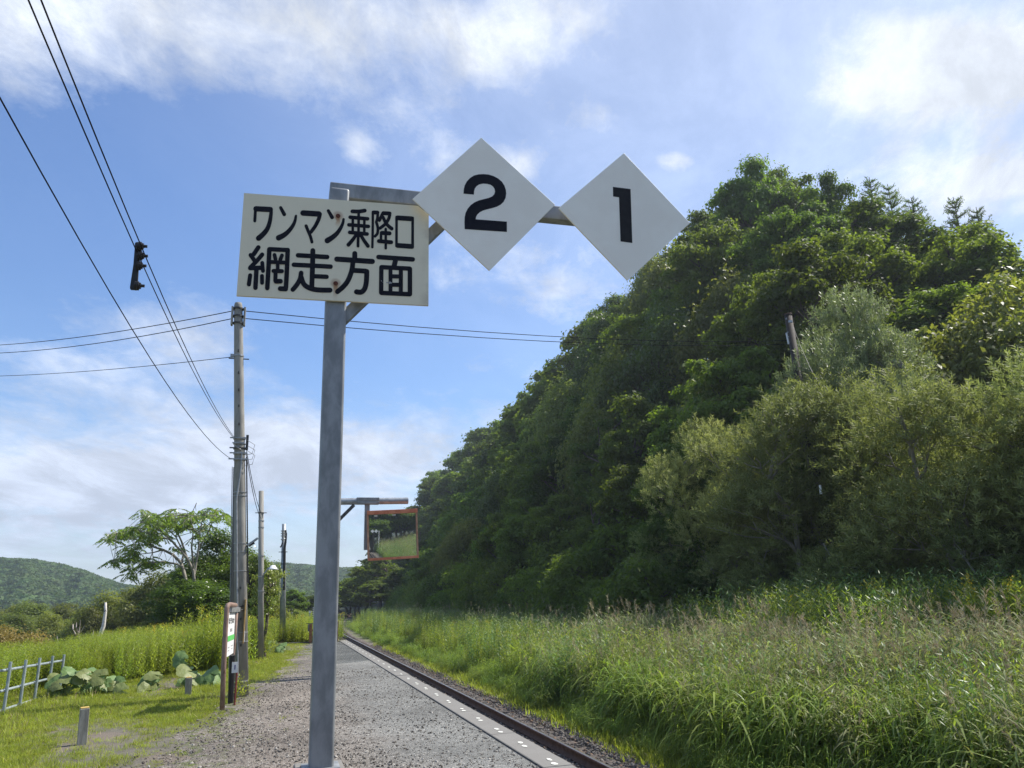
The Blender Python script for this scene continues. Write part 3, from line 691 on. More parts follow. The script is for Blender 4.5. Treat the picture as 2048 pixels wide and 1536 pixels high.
# single trees at the right
plantX('willow', WV[0], 1585, 690, 16.4, 450, 'olive green willow in front of the leaning tarred wooden pole', 'tree', 'willows at the foot of the hill', .4)
plantX('willow', WV[1], 1425, 825, 15.8, 300, 'lower willow left of the leaning pole, its crown reaching over the reeds', 'tree', 'willows at the foot of the hill', 2)
plantX('willow', WV[2], 1870, 668, 16.8, 480, 'broad sunlit willow to the right of the leaning pole, behind the goldenrod', 'tree', 'willows at the foot of the hill', 1)
plantX('willow', WV[0], 2110, 650, 17.5, 420, 'large willow cut by the right edge of the picture', 'tree', 'willows at the foot of the hill', 3)
plantX('willow', WV[1], 1345, 1000, 15.4, 200, 'small drooping willow bush, leftmost of the willows', 'tree', 'willows at the foot of the hill', 5)
plantX('willow', WV[2], 1730, 1000, 15.9, 330, 'low willow bush between the two tall willows above the goldenrod', 'tree', 'willows at the foot of the hill', 4)
plantX('willow', WV[0], 1980, 1000, 15.9, 300, 'low willow bush at the right, dark under the taller willow', 'tree', 'willows at the foot of the hill', 2.5)
plantX('willow', WV[1], 1520, 1040, 15.7, 240, 'low willow bush under the tall willow left of the leaning pole', 'tree', 'willows at the foot of the hill', 1.5)
plantX('pale_tree', PV[0], 1690, 590, 19.6, 320, 'pale silvery green tree just behind the top of the leaning pole', 'tree', None, 1.2)
plantX('hillside_tree', OV[0], 1425, 700, 19.0, 250, 'rounded mid green tree left of the willows, before the dark woodland', 'tree', None, .8)
plantX('hillside_tree', OV[1], 1950, 520, 26.0, 340, 'light green rounded tree high at the right above the willows', 'tree', None, 2.2)
plantX('hillside_tree', OV[0], 2090, 580, 25, 330, 'leafy tree at the right edge above the willows', 'tree', None, 1.2)
plantX('hillside_tree', OV[1], 1800, 640, 24, 260, 'mid green tree right behind the pale silvery tree', 'tree', None, 5.2)

# left side
TA = 'olive green trees at the far side of the meadow'
plantY('meadow_tree', OV[0], 250, 1165, 62, 150, 'olive green tree behind the white dead birch trunk', 'tree', TA, .3)
plantY('meadow_tree', OV[1], 320, 1128, 58, 150, 'tall olive tree just left of the flat-topped tree, behind it', 'tree', TA, 1.3)
plantY('meadow_tree', OV[0], 205, 1205, 60, 100, 'low olive tree between the dead birch and the far treeline', 'tree', TA, 2.3)
for i, (px, yt, Y, w) in enumerate([(10, 1205, 95, 120), (75, 1196, 90, 120), (135, 1200, 92, 110), (185, 1212, 85, 100), (40, 1222, 70, 100), (110, 1218, 72, 90), (165, 1226, 66, 80), (-60, 1200, 90, 130)]):
    plantY('meadow_tree', OV[i % 2], px, yt, Y, w, 'olive treeline tree across the meadow, '+['leftmost whole crown in the frame', 'second tall crown from the left', 'third tall crown, left of the dead shrub', 'behind the bare dead shrub', 'low crown in front at the left edge', 'low crown in front of the third tall one', 'low crown just left of the dead birch', 'cut by the left edge of the picture'][i], 'tree', 'treeline across the meadow at the left')
plantY('yellow_bush', YV[0], 30, 1238, 38, 150, 'large yellowing bush behind the pipe fence at the left', 'shrub', None, .5)
plantY('yellow_bush', YV[0], 118, 1280, 40, 60, 'small yellowing bush beside the bare dead shrub', 'shrub', None, 2.5)
plantY('meadow_shrub', OV[1], 178, 1262, 38, 60, 'small pale green shrub between dead shrub and dead birch', 'shrub', None, 2.5)
plantY('dark_tree', DV[0], 392, 1142, 33, 185, 'dark dense tree under the flat-topped tree, left of the poles', 'tree', None, .5)
plantY('dark_tree', DV[1], 447, 1048, 36, 175, 'tall green leafy tree right behind the pair of concrete poles', 'tree', None, 1.5)
plantY('dark_tree', DV[0], 418, 1096, 37, 150, 'mid-height leafy tree between the flat-topped tree and the pair of poles', 'tree', None, 3.9)
plantY('dark_tree', DV[0], 512, 1090, 34, 125, 'leafy green tree between the pole pair and the next pole', 'tree', None, 2.5)
plantY('dark_tree', OV[0], 548, 1178, 38, 80, 'small olive tree behind the second pole, right of the leafy green one', 'tree', None, 1.5)
plantY('dark_tree', DV[1], 345, 1215, 36, 80, 'low dark tree behind the goldenrod, left of the dense dark tree', 'tree', None, 3.5)
plantY('dark_tree', OV[1], 300, 1235, 34, 90, 'light green bushy tree above the goldenrod near the meadow', 'tree', None, 3.5)
plantY('young_tree', LV[0], 538, 1125, 24.4, 74, 'young tree with lime green leaves in front of the second pole', 'tree', None, 1)
plantY('young_tree', LV[0], 520, 1180, 24.2, 60, 'lime green sapling at the foot of the second pole', 'tree', None, 2)
for i, (px, yt, Y, w) in enumerate([(760, 1085, 105, 120), (735, 1108, 112, 110), (712, 1140, 120, 100), (695, 1158, 126, 90), (745, 1150, 98, 90), (680, 1180, 135, 80), (720, 1180, 112, 80), (590, 1168, 75, 60), (625, 1180, 90, 60), (575, 1205, 60, 45), (660, 1180, 110, 70), (560, 1190, 100, 60), (700, 1190, 140, 70)]):
    plantY('far_tree', FV[i % 3], px, yt, Y, w, 'distant dark tree where the track bends out of sight', 'tree', 'trees at the far end of the track')

# flat-topped tree with visible branching, drawn from its own limbs
def Z2(x, y): return 180+x/5.12, 1000+y/5.12
def sumac():
    Yb = 33.0; base = atY(*Z2(1020, 1500), Yb); base[2] = gz(base[0], base[1])
    t = empty('flat_topped_tree', tuple(base), 'flat-topped tree with bare forking limbs and drooping compound leaves against the sky', 'tree')
    a = random.Random(5); r = np.random.default_rng(5); mb = MB()
    limbs = [([(1020, 1500), (1010, 1100), (1000, 900), (960, 730), (930, 640), (850, 560), (750, 510), (620, 470), (500, 410), (330, 380)], 1.0, .12),
             ([(945, 690), (890, 655), (740, 632), (560, 645), (400, 620), (250, 630)], -.6, .06),
             ([(1040, 1480), (1075, 1100), (1075, 900), (1055, 720), (990, 590), (900, 490), (820, 400), (700, 300), (600, 200)], -.5, .11),
             ([(990, 590), (940, 430), (880, 300), (860, 160)], .6, .06), ([(940, 640), (960, 540), (880, 380), (760, 260)], 1.2, .06),
             ([(1060, 700), (1040, 480), (1060, 300), (1020, 160)], -1, .05), ([(1070, 760), (1110, 500), (1200, 350), (1270, 190), (1370, 170)], .3, .06),
             ([(750, 510), (640, 540), (460, 560)], .8, .04), ([(820, 400), (700, 380), (560, 330), (420, 310), (280, 340)], -.9, .04), ([(1110, 500), (1130, 300), (1160, 150)], -.8, .04),
             ([(1030, 170), (1090, 30)], 0, .02), ([(560, 160), (520, 120)], 0, .02)]
    lp = []
    for pts, dy, r0 in limbs:
        n = len(pts); P = []
        for i, (x, y) in enumerate(pts):
            f = min(1, max(0, (900-y)/500)); P.append(atY(*Z2(x, y), Yb+dy*f*1.2)-base)
        mb.tube(P, [r0*.68*(1-.85*i/(n-1))+.008 for i in range(n)], 6, caps=False); lp += P[-max(2, n//2):]
    cl = [(200, 380, 70), (300, 330, 80), (420, 310, 80), (560, 330, 90), (640, 250, 90), (740, 200, 100), (850, 130, 80), (880, 220, 90), (620, 160, 70), (540, 120, 45), (960, 250, 80), (1050, 180, 80), (1150, 150, 80), (1250, 120, 80), (1340, 150, 60), (1390, 200, 45), (1180, 270, 60), (700, 360, 80), (560, 420, 60), (420, 480, 70), (460, 560, 70), (330, 600, 60), (220, 630, 50), (600, 620, 80), (680, 660, 60), (480, 700, 70), (400, 760, 40), (880, 500, 40), (860, 690, 40), (780, 610, 40), (1100, 350, 50), (1000, 140, 50)]
    PP = []; TT = []
    for x, y, rr in cl:
        for k in range(max(6, int(rr*rr/240))):
            c = atY(*Z2(x+a.uniform(-rr, rr), y+a.uniform(-rr*.6, rr*.6)), Yb+a.uniform(-1.6, 1.6))-base
            near = min(lp, key=lambda q: np.linalg.norm(q-c))
            if a.random() < .5: limb(mb, near, c, .014, .006, a, 2, 4, .08)
            an = a.uniform(0, 6.28); d = np.array([math.cos(an), math.sin(an), a.uniform(-.35, .15)]); ln = a.uniform(.28, .42)
            sd_ = np.array([-d[1], d[0], 0]); 
            for j in range(7):
                tt = (j+1)/7; o_ = c+d*ln*tt+np.array([0, 0, -.14*tt*tt])
                for s_ in (-1, 1): PP.append(o_); TT.append(sd_*s_+d*.5+np.array([0, 0, -.75]))
    P = np.array(PP); T = unit(np.array(TT)); N = unit(np.array([0, 0, 1.])+rdir(r, len(P))*.7)
    V, F_ = leaf_quads(P, T, N, .15*r.uniform(.8, 1.2, len(P)), .05)
    o = mb.build('limbs', M['greybark'], t, smooth=True); o = mobj('crown', np_mesh('crown', V, F_, L['sumac']), t)
sumac()

# dead birch stem and dead shrub
def deadthings():
    Yb = 41; base = atY(183, 1302, Yb); t = empty('dead_birch', tuple(base), 'slanting white dead birch trunk standing in the meadow', 'dead tree')
    mb = MB(); mb.tube([atY(x, y, Yb)-base for x, y in [(180, 1310), (186, 1298), (193, 1283), (201, 1268), (207, 1252), (209, 1238), (211, 1222), (211, 1205)]], [.10, .10, .095, .09, .085, .075, .065, .05], 8)
    mb.build('trunk', M['birch'], t, smooth=True)
    mb = MB(); mb.tube([atY(x, y, Yb)-base for x, y in [(206, 1300), (218, 1292)]], [.05, .03], 6); mb.build('branch_stub', M['birch'], t)
    Yb = 39; base = atY(160, 1300, Yb); t = empty('dead_shrub', tuple(base), 'bare bleached dead shrub left of the dead birch', 'dead shrub')
    mb = MB(); Q = lambda P: [atY(x/6.4, 1200+y/6.4, Yb+rnd.uniform(-.3, .3))-base for x, y in P]
    for P, r0 in (([(1030, 650), (1010, 500), (960, 430), (935, 370), (935, 310)], .06), ([(1010, 500), (1000, 420), (975, 350), (980, 290)], .04), ([(1005, 470), (1040, 400), (1080, 330)], .035), ([(1010, 430), (1020, 350), (1030, 260)], .03),
                  ([(940, 650), (940, 580), (950, 530)], .04), ([(1000, 640), (985, 560), (970, 520)], .04), ([(1090, 660), (1130, 560), (1190, 440), (1200, 390)], .035), ([(1140, 540), (1170, 480)], .02), ([(770, 600), (740, 520), (730, 460)], .03), ([(800, 620), (760, 570)], .03), ([(960, 430), (950, 400), (990, 380)], .02)):
        mb.tube(Q(P), [r0*(1-.7*i/(len(P)-1)) for i in range(len(P))], 5)
    mb.build('branches', M['deadwood'], t)
deadthings()

# ------------------------------------------------------------------ herbs and grasses
def strip(V, Fq, mi, p, d, ln, wd, bend, mat, seg=3, up=np.array([0, 0, 1.])):
    d = d/np.linalg.norm(d); side = np.cross(d, up); side /= np.linalg.norm(side)+1e-6; n0 = len(V); q = np.array(p, float); h = ln/seg
    V.append(q-side*wd*.3); V.append(q+side*wd*.3)
    for k in range(1, seg+1):
        d = d+np.array([0, 0, -bend]); d /= np.linalg.norm(d); q = q+d*h; w = wd*(1.0 if k < seg else .05)*(.5 if k < seg else .5)
        if k == seg-1: w *= .85
        V.append(q-side*w); V.append(q+side*w)
        b0 = n0+2*(k-1); Fq.append((b0, b0+1, b0+3, b0+2)); mi.append(mat)
def quadleaf(V, Fq, mi, p, d, ln, wd, mat, a):
    d = d/np.linalg.norm(d); s = np.cross(d, np.array([a.gauss(0, .4), a.gauss(0, .4), 1.])); s /= np.linalg.norm(s)+1e-6; n0 = len(V); p = np.array(p, float)
    V += [p, p+d*ln*.45+s*wd/2, p+d*ln, p+d*ln*.45-s*wd/2]; Fq.append((n0, n0+1, n0+2, n0+3)); mi.append(mat)
def reed_proto(k, H, ns, spread, mats, plume, leafl=.42, wd=.022, nl=8):
    a = random.Random(900+k); V = []; Fq = []; mi = []
    for s in range(ns):
        x, y = a.uniform(-spread, spread), a.uniform(-spread, spread); h = H*a.uniform(.6, 1.1); lean = np.array([a.gauss(0, .17), a.gauss(0, .17), 1.]); lean /= np.linalg.norm(lean)
        strip(V, Fq, mi, (x, y, 0), lean+np.array([0, 0, .0]), h, .009, .0, 0, 2, np.array([a.uniform(-1, 1), a.uniform(-1, 1), .01]))
        for j in range(nl):
            t = .22+.72*(j+a.random()*.6)/nl; an = a.uniform(0, 6.28); p = np.array([x, y, 0])+lean*h*t
            d = np.array([math.cos(an), math.sin(an), a.uniform(-.1, 1.4)]); strip(V, Fq, mi, p, d, leafl*a.uniform(.6, 1.25), wd*a.uniform(.7, 1.3), a.uniform(.25, .75), 0, 3)
        if a.random() < plume*.32:
            top = np.array([x, y, 0])+lean*h; an0 = a.uniform(0, 6.28)
            for j in range(20):
                tt = j/20; an = an0+a.gauss(0, .9); d = np.array([math.cos(an), math.sin(an), 1.2-.4*tt]); quadleaf(V, Fq, mi, top+lean*(-.05+.2*tt), d, a.uniform(.05, .11), .010, 1, a)
    return mobj('reed_%02d' % k, np_mesh('reed', V, np.array(Fq), mats, mi))
def weed_proto(k, H, ns, spread, mats, flower, ll=.12, lw=.022, per=34):
    a = random.Random(700+k); V = []; Fq = []; mi = []
    for s in range(ns):
        x, y = a.uniform(-spread, spread), a.uniform(-spread, spread); h = H*a.uniform(.7, 1.08); lean = np.array([a.gauss(0, .08), a.gauss(0, .08), 1.])
        strip(V, Fq, mi, (x, y, 0), lean, h, .010, .0, 0, 2, np.array([a.uniform(-1, 1), a.uniform(-1, 1), .01])); lu = lean/np.linalg.norm(lean)
        for j in range(per):
            t = .15+.85*(j+a.random())/per; an = j*2.4; sc_ = 1.25-.75*t
            d = np.array([math.cos(an), math.sin(an), a.uniform(.2, 1.1)]); quadleaf(V, Fq, mi, np.array([x, y, 0])+lu*h*t, d, ll*sc_*a.uniform(.8, 1.3), lw*sc_, 0, a)
        if a.random() < flower:
            top = np.array([x, y, 0])+lu*h
            for q in range(6):
                an = a.uniform(0, 6.28); d = np.array([math.cos(an), math.sin(an), .6]); b0 = top+lu*a.uniform(-.16, .02)
                for j in range(5): quadleaf(V, Fq, mi, b0+d*.022*j, np.array([a.gauss(0, 1), a.gauss(0, 1), 1.2]), .028, .022, 1, a)
    return mobj('weed_%02d' % k, np_mesh('weed', V, np.array(Fq), mats, mi))
def turf_proto(k, H, n, spread, mats, wd=.006, seg=2, dry=.06):
    a = random.Random(500+k); V = []; Fq = []; mi = []
    for s in range(n):
        r_ = spread*math.sqrt(a.random()); an = a.uniform(0, 6.28); d = np.array([a.gauss(0, .45), a.gauss(0, .45), 1.])
        strip(V, Fq, mi, (r_*math.cos(an), r_*math.sin(an), 0), d, H*a.uniform(.5, 1.2), wd, a.uniform(.1, .5), 1 if a.random() < dry else 0, seg)
    return mobj('turf_%02d' % k, np_mesh('turf', V, np.array(Fq), mats, mi))

reeds = proto_col('reed_protos', [reed_proto(k, 1.95, 13, .42, [L['reed'], L['plume']], .8, .30, .019, 13) for k in range(4)] +
                  [reed_proto(4+k, 1.05, 30, .32, [L['tall'], L['plume']], .06, .50, .018, 5) for k in range(3)] +
                  [reed_proto(7, 1.7, 12, .35, [L['deep'], L['plume']], .3, .40, .022, 8), reed_proto(8, 1.75, 11, .4, [L['straw'], L['plume']], .9, .30, .018, 9)])
weeds = proto_col('weed_protos', [weed_proto(k, 1.15, 12, .32, [L['golden'], L['yellow']], .09 if k == 3 else 0) for k in range(4)] +
                  [weed_proto(4+k, 1.3, 10, .32, [L['deep'], L['yellow']], 0, .13, .026, 26) for k in range(2)])
turfs = proto_col('turf_protos', [turf_proto(k, .075, 34, .11, [L['lawn'], L['dry']]) for k in range(3)]+[turf_proto(3, .16, 26, .10, [L['lawn'], L['dry']], .007, 3, .15)])
# order in collection: alphabetical -> indices as numbered

RP = []; RI = []; RS = []; TP = []; TI = []; TS = []; WP = []; WI = []; WS = []
def pn(x, y): return .5+.25*(math.sin(x*.9+1.3*math.sin(y*.31))+math.sin(y*.55+x*.37+1))
def vis_ok(x, y): return x < 16
for i in range(24000):
    y = 3+75*rnd.random()**1.7; u = rnd.random(); x = 5.80+12*u; xa = x+float(track_dx(y))
    if y > 27 and x > 13.8: continue
    dens = float(np.interp(y, [3, 14, 25, 45, 80], [1, .9, .6, .45, .3]))
    if rnd.random() > dens: continue
    z = gz(xa, y)-.03; q = pn(x, y)
    edge = (x-5.95)+.35*math.sin(y*1.1)*math.sin(y*.37+1)
    # tall bright grass along the ballast, reeds behind, goldenrod towards the trees and the far end
    if edge < .5+.5*q:
        if rnd.random() < .6: TP.append((xa, y, z)); TI.append(4+rnd.randrange(3)); TS.append(rnd.uniform(.45, .9)*max(.35, .65+.5*edge))
    elif y < 19+5*q:
        if x > 12.6 or (x > 10.6 and q > .40 and rnd.random() < .8): WP.append((xa, y, z)); WI.append(rnd.choice([0, 1, 0, 1, 4, 5]) if rnd.random() < .93 else 3); WS.append(rnd.uniform(1.35, 1.95))
        elif edge < 1.5+1.2*q and rnd.random() < .55: TP.append((xa, y, z)); TI.append(4+rnd.randrange(3)); TS.append(rnd.uniform(.95, 1.35))
        else: RP.append((xa, y, z)); RI.append(rnd.choice([0, 1, 2, 3]) if rnd.random() < .84 else rnd.choice([7, 8, 8])); RS.append(rnd.uniform(.66, .96)*(1 if x < 9 else 1.05)*(.80+.36*pn(x*1.9+5, y*2.1)))
        if rnd.random() < .10: WP.append((xa, y, z)); WI.append(rnd.choice([0, 1, 4])); WS.append(rnd.uniform(1.15, 1.5))
    else:
        w_ = rnd.random()
        if edge < 2.4+q and w_ < .7: WP.append((xa, y, z)); WI.append(rnd.choice([0, 1]*9+[3])); WS.append(rnd.uniform(.6, .95)*(.7+.25*edge))
        elif w_ < .35: RP.append((xa, y, z)); RI.append(rnd.choice([7, 7, 0])); RS.append(rnd.uniform(.8, 1.05))
        else: WP.append((xa, y, z)); WI.append(rnd.choice([4, 5, 0, 1])); WS.append(rnd.uniform(1.0, 1.35))
for i in range(7000):   # bank behind the photographer, in the mirror
    y = -14-130*rnd.random(); x = 6.4+17*rnd.random(); z = gz(x, y)
    RP.append((x, y, z)); RI.append(rnd.choice([4, 5, 7, 7, 0])); RS.append(rnd.uniform(.7, 1.4))
n = len(RP); scatter('reeds', RP, zrot(n, .2), RS, RI, reeds, 'grey green reeds with brown plumes filling the bank beyond the track', 'reeds')
n = len(TP); scatter('tall_grass', TP, zrot(n, .15), TS, TI, reeds, 'bright green long-bladed grass growing along the edge of the ballast', 'grass')
# left meadow
meadow_x = lambda y: float(np.interp(y, [15, 17, 18.5, 20, 22, 26, 31, 34], [-4.6, -4.4, -3.7, -2.4, -1.6, -1.0, -.2, .8]))
for i in range(9000):
    y = 15.5+30*rnd.random()**1.3; xr = meadow_x(y); x = xr-rnd.random()**1.25*(4+.35*y)
    if rnd.random() > float(np.interp(y, [15, 22, 45], [1, .85, .4])): continue
    if -4.6 < x < -3.6 and y < 18.6: continue
    z = gz(x, y)-.02
    WP.append((x, y, z)); WI.append(rnd.choice([0, 1]) if pn(x*1.5, y) < .80 else rnd.choice([0, 2, 3])); WS.append(rnd.uniform(.62, .86)*float(np.interp(xr-x, [0, .6, 6, 12], [.7, 1.0, 1.0, .9])))
for i in range(700):   # beyond the end of the platform
    y = 31.8+14*rnd.random(); x = rnd.uniform(-.5, 2.6)
    if y < 37 and x > 2.5: continue
    WP.append((x, y, gz(x, y))); WI.append(rnd.choice([0, 1, 2, 3])); WS.append(rnd.uniform(.6, .9))
for px, py, Y, s in ((355, 1262, 20.5, 1.0), (500, 1230, 25.5, 1.1), (490, 1240, 25, 1.1), (505, 1250, 24.6, 1.0), (420, 1262, 21, 1.0), (437, 1258, 21.4, 1.1), (445, 1255, 22, 1.15), (300, 1290, 19.5, .85)):
    for q in range(7):
        p = atY(px, py, Y); x, y = p[0]+rnd.gauss(0, .35), Y+rnd.gauss(0, .3); WP.append((x, y, gz(x, y))); WI.append(rnd.choice([0, 1, 3])); WS.append(s*rnd.uniform(.9, 1.15))
for i in range(1800):   # rough ground past the platform, left of the track
    y = rnd.uniform(40, 120); x = rnd.uniform(-.06*y, 2.3)+float(track_dx(y)); WP.append((x, y, gz(x, y)-.05)); WI.append(rnd.choice([0, 1])); WS.append(rnd.uniform(.6, 1.0))
for i in range(2600):   # far meadow floor
    y = rnd.uniform(45, 95); x = rnd.uniform(-.40*y, -.02*y); WP.append((x, y, gz(x, y)-.1)); WI.append(rnd.choice([0, 1])); WS.append(rnd.uniform(.8, 1.3))
n = len(WP); scatter('goldenrod', WP, zrot(n, .1), WS, WI, weeds, 'yellow green goldenrod and tall weeds filling the meadow and the far bank', 'weeds')
GP = []; GI = []; GS = []
for i in range(60000):
    y = 7.5+24*rnd.random()**1.5; x = rnd.uniform(-7.2, 1.5); e = grav_edge(y)
    if x > e+.15*rnd.gauss(0, 1.2)+.05 and not (x < e+1.1 and rnd.random() < .05): continue
    q = pn(x*2.1+3, y*1.7); qq = pn(x*5+1, y*4.3)
    if rnd.random() > min(1, max(.16, (2.4*q-.30)*(.35+.9*qq)+.5*(-x-2.4 > 0))): continue
    if 11 < y < 12.2 and -2.2 < x < -.9 and rnd.random() < .5: continue
    GP.append((x, y, gz(x, y)+(.004 if x < e else .01))); tallp = .02 if x > -3 else .15
    GI.append(3 if rnd.random() < tallp else rnd.randrange(3)); GS.append(rnd.uniform(.45, .95)*(1 if y < 16 else 1.2)*(.6 if x > e-.3 else 1))
for i in range(1900):   # fringe by the ballast
    y = 9+36*rnd.random()**1.3; x = 5.55+.9*rnd.random()*(1+y/60); GP.append((x+float(track_dx(y)), y, gz(x, y)+.0)); GI.append(rnd.randrange(3)); GS.append(rnd.uniform(1.4, 3.4))
n = len(GP); scatter('lawn', GP, zrot(n, .2), GS, GI, turfs, 'short bright green lawn grass growing into the gravel at the left', 'grass')

# butterbur: each big leaf is a part
def bleaf(k, nseg=20, nr=4):
    a = random.Random(60+k); V = [(0, 0, 0)]; rad = [0]; ang = [0]; gap = .5
    ph = [a.uniform(0, 6.28) for _ in range(4)]
    for j in range(1, nr+1):
        for i in range(nseg+1):
            th = gap/2+(6.283-gap)*i/nseg; r_ = j/nr*(1+.10*math.sin(3*th+ph[0])+.06*math.sin(7*th+ph[1])+(.035*math.sin(23*th) if j == nr else 0))*(1-.25*math.exp(-((th-3.14)/3.0)**2*-0)*0)
            r_ *= 1+.18*math.cos(th-3.14159)*-1 if False else 1
            z = -.16*(j/nr)**2+.10*(j/nr)*math.sin(2*th+ph[2])+.05*(j/nr)**2*math.sin(6*th+ph[3])
            V.append((r_*math.cos(th), r_*math.sin(th), z)); rad.append(j/nr); ang.append(th)
    tri = [(0, 1+i, 2+i) for i in range(nseg)]; q = []
    for j in range(nr-1):
        for i in range(nseg): b0 = 1+j*(nseg+1)+i; c0 = b0+nseg+1; q.append((b0, c0, c0+1, b0+1))
    me = np_mesh('butterbur_leaf', V, [np.array(tri), np.array(q)], M['butterbur'], smooth=True)
    for nm, dt in (('rad', rad), ('ang', ang)):
        at = me.attributes.new(nm, 'FLOAT', 'POINT'); at.data.foreach_set('value', dt)
    return me
BL = [bleaf(k) for k in range(6)]
m_st = mottled('butterbur_stem', (.16, .20, .08), (.22, .26, .12), 8, .6)
def butterbur(px, py, Y, leaves, label):
    b0 = atY(px, py, Y); b0[2] = gz(b0[0], b0[1]); t = empty('butterbur_plant', tuple(b0), label, 'plant', 'butterbur plants along the lawn edge')
    for (lx, ly, s, tilt) in leaves+[(l_[0]+rnd.uniform(-14, 14), l_[1]+rnd.uniform(-2, 9), l_[2]*.8, l_[3]+12) for l_ in leaves]:
        s *= .70
        p = atY(lx, ly, Y+rnd.uniform(-.35, .25))-b0
        o = mobj('leaf', BL[rnd.randrange(6)], t, tuple(p)); o.scale = (s, s, s)
        o.rotation_euler = (R(tilt)+rnd.uniform(-.15, .15), rnd.uniform(-.3, .3), rnd.uniform(-.9, .9))
        MB().tube([(p[0]*.3, p[1]*.3+.05, 0), (p[0]*.7, p[1]*.7+.04, max(p[2]*.6, .02)), p-np.array([0, 0, .01])], [.014, .011, .009], 6).build('stem', m_st, t)
q = lambda x, y: (80+x/5.389, 1260+y/5.389)
butterbur(*q(250, 740), 16.9, [(*q(200, 570), .27, 40), (*q(170, 510), .2, 25), (*q(300, 520), .22, 35), (*q(210, 700), .25, 50), (*q(320, 660), .13, 70), (*q(380, 440), .24, 20), (*q(150, 640), .16, 50)], 'butterbur with large blue green leaves at the end of the pipe fence')
butterbur(*q(560, 720), 17.0, [(*q(500, 430), .25, 15), (*q(480, 500), .26, 40), (*q(620, 500), .25, 45), (*q(560, 640), .28, 55), (*q(450, 720), .22, 30), (*q(560, 560), .24, 40), (*q(670, 570), .16, 50), (*q(400, 560), .17, 40)], 'tall dark green butterbur clump, second from the fence end')
butterbur(*q(800, 730), 16.9, [(*q(800, 570), .27, 45), (*q(770, 670), .27, 60), (*q(870, 650), .2, 60), (*q(720, 610), .18, 40)], 'yellowing withered butterbur with torn leaves in the middle')
butterbur(*q(1180, 710), 17.2, [(*q(1180, 560), .28, 50), (*q(1150, 660), .27, 55), (*q(1220, 480), .24, 15), (*q(1080, 700), .18, 50)], 'pale yellow green butterbur left of the short timber stub')
butterbur(*q(1640, 660), 17.6, [(*q(1580, 440), .29, 35), (*q(1660, 500), .22, 40), (*q(1730, 560), .27, 60), (*q(1830, 470), .27, 40), (*q(1880, 540), .26, 60), (*q(1560, 570), .24, 60), (*q(1700, 590), .2, 50), (*q(1510, 310), .22, 70)], 'blue green butterbur behind the short timber stub')
q2 = lambda x, y: (400+x*.375, 960+y*.375)
butterbur(*q2(400, 930), 26.5, [(*q2(380, 880), .30, 40), (*q2(430, 890), .30, 45), (*q2(400, 915), .28, 55), (*q2(450, 905), .25, 50), (*q2(360, 915), .25, 50)], 'yellow green butterbur growing between the second and third poles')

# ------------------------------------------------------------------ hills far away
HC = [(-60, 2.2), (-40, 2.8), (-28, 2.2), (-21, 2.6), (-17.5, 3.15), (-14.8, 3.07), (-13, 2.75), (-11.5, 2.2), (-9.7, 1.55), (-8, 1.1), (-6, .9), (-4, 1.3), (-2, 2.2), (-.2, 2.72), (2, 2.45), (4.7, 2.2), (9, 1.9), (16, 1.5), (30, 1.4), (60, 1.2)]
hx = [q_[0] for q_ in HC]; hy = [q_[1] for q_ in HC]
def hill_h(azd, r_):
    e = np.interp(azd, hx, hy); crest = 560+60*np.sin(azd*.13); H_ = np.tan(np.radians(e))*crest-4
    t = np.clip((r_-330)/(crest-330), 0, 1); s = t*t*(3-2*t); back = np.clip((r_-crest)/500, 0, 1)
    z = H_*s*(1-.5*back)+2.2*np.sin(azd*1.7+r_*.02)*s*(1-s)*3+1.2*np.sin(azd*4.1)*s*(1-s)*3
    return z-1.2
az_ = np.arange(-60, 60.1, .5); rr_ = np.concatenate([np.arange(330, 700, 20), [760, 860, 1000]])
A_, R_ = np.meshgrid(az_, rr_); Zh = hill_h(A_, R_); V = np.stack([R_*np.sin(np.radians(A_)), R_*np.cos(np.radians(A_)), Zh], -1).reshape(-1, 3)
ii = (np.arange(len(rr_)-1)[:, None]*len(az_)+np.arange(len(az_)-1)[None]).ravel()
tag(mobj('hills', np_mesh('hills', V, np.stack([ii, ii+1, ii+len(az_)+1, ii+len(az_)], -1), M['hill'], smooth=True)), kind='structure')
L['fhill'] = leaf_mat('distant_forest', (.040, .078, .022), (.075, .125, .034), .2, (.08, .15, .02), .7, .2, nscale=.05)
hc = []
for k in range(4):
    r = np.random.default_rng(k+40); n = 420; d = rdir(r, n); d[:, 2] = np.abs(d[:, 2])*.9-.1
    P = d*np.array([3.0, 3.0, 2.6])*(1+.2*np.sin(d[:, :1]*6+k))*r.uniform(.8, 1.05, (n, 1)); N = unit(d+rdir(r, n)*.5); T = unit(np.cross(N, rdir(r, n)))
    V, F_ = leaf_quads(P, T, N, 1.2*r.uniform(.7, 1.3, n), .9); hc.append(mobj('canopy_%d' % k, np_mesh('canopy', V, F_, L['fhill'])))
hcol = proto_col('canopy_protos', hc); P = []
for i in range(15000):
    azd = rnd.uniform(-24, 9); r_ = 345+300*rnd.random()**.8
    if -8 > azd > -24 or azd > -9: P.append((r_*math.sin(R(azd)), r_*math.cos(R(azd)), float(hill_h(azd, r_))+1.5))
n = len(P); scatter('hill_forest', P, zrot(n, .1), rg.uniform(.75, 1.35, n), rg.integers(0, 4, n), hcol, 'unbroken green forest covering the distant low hills', 'forest')

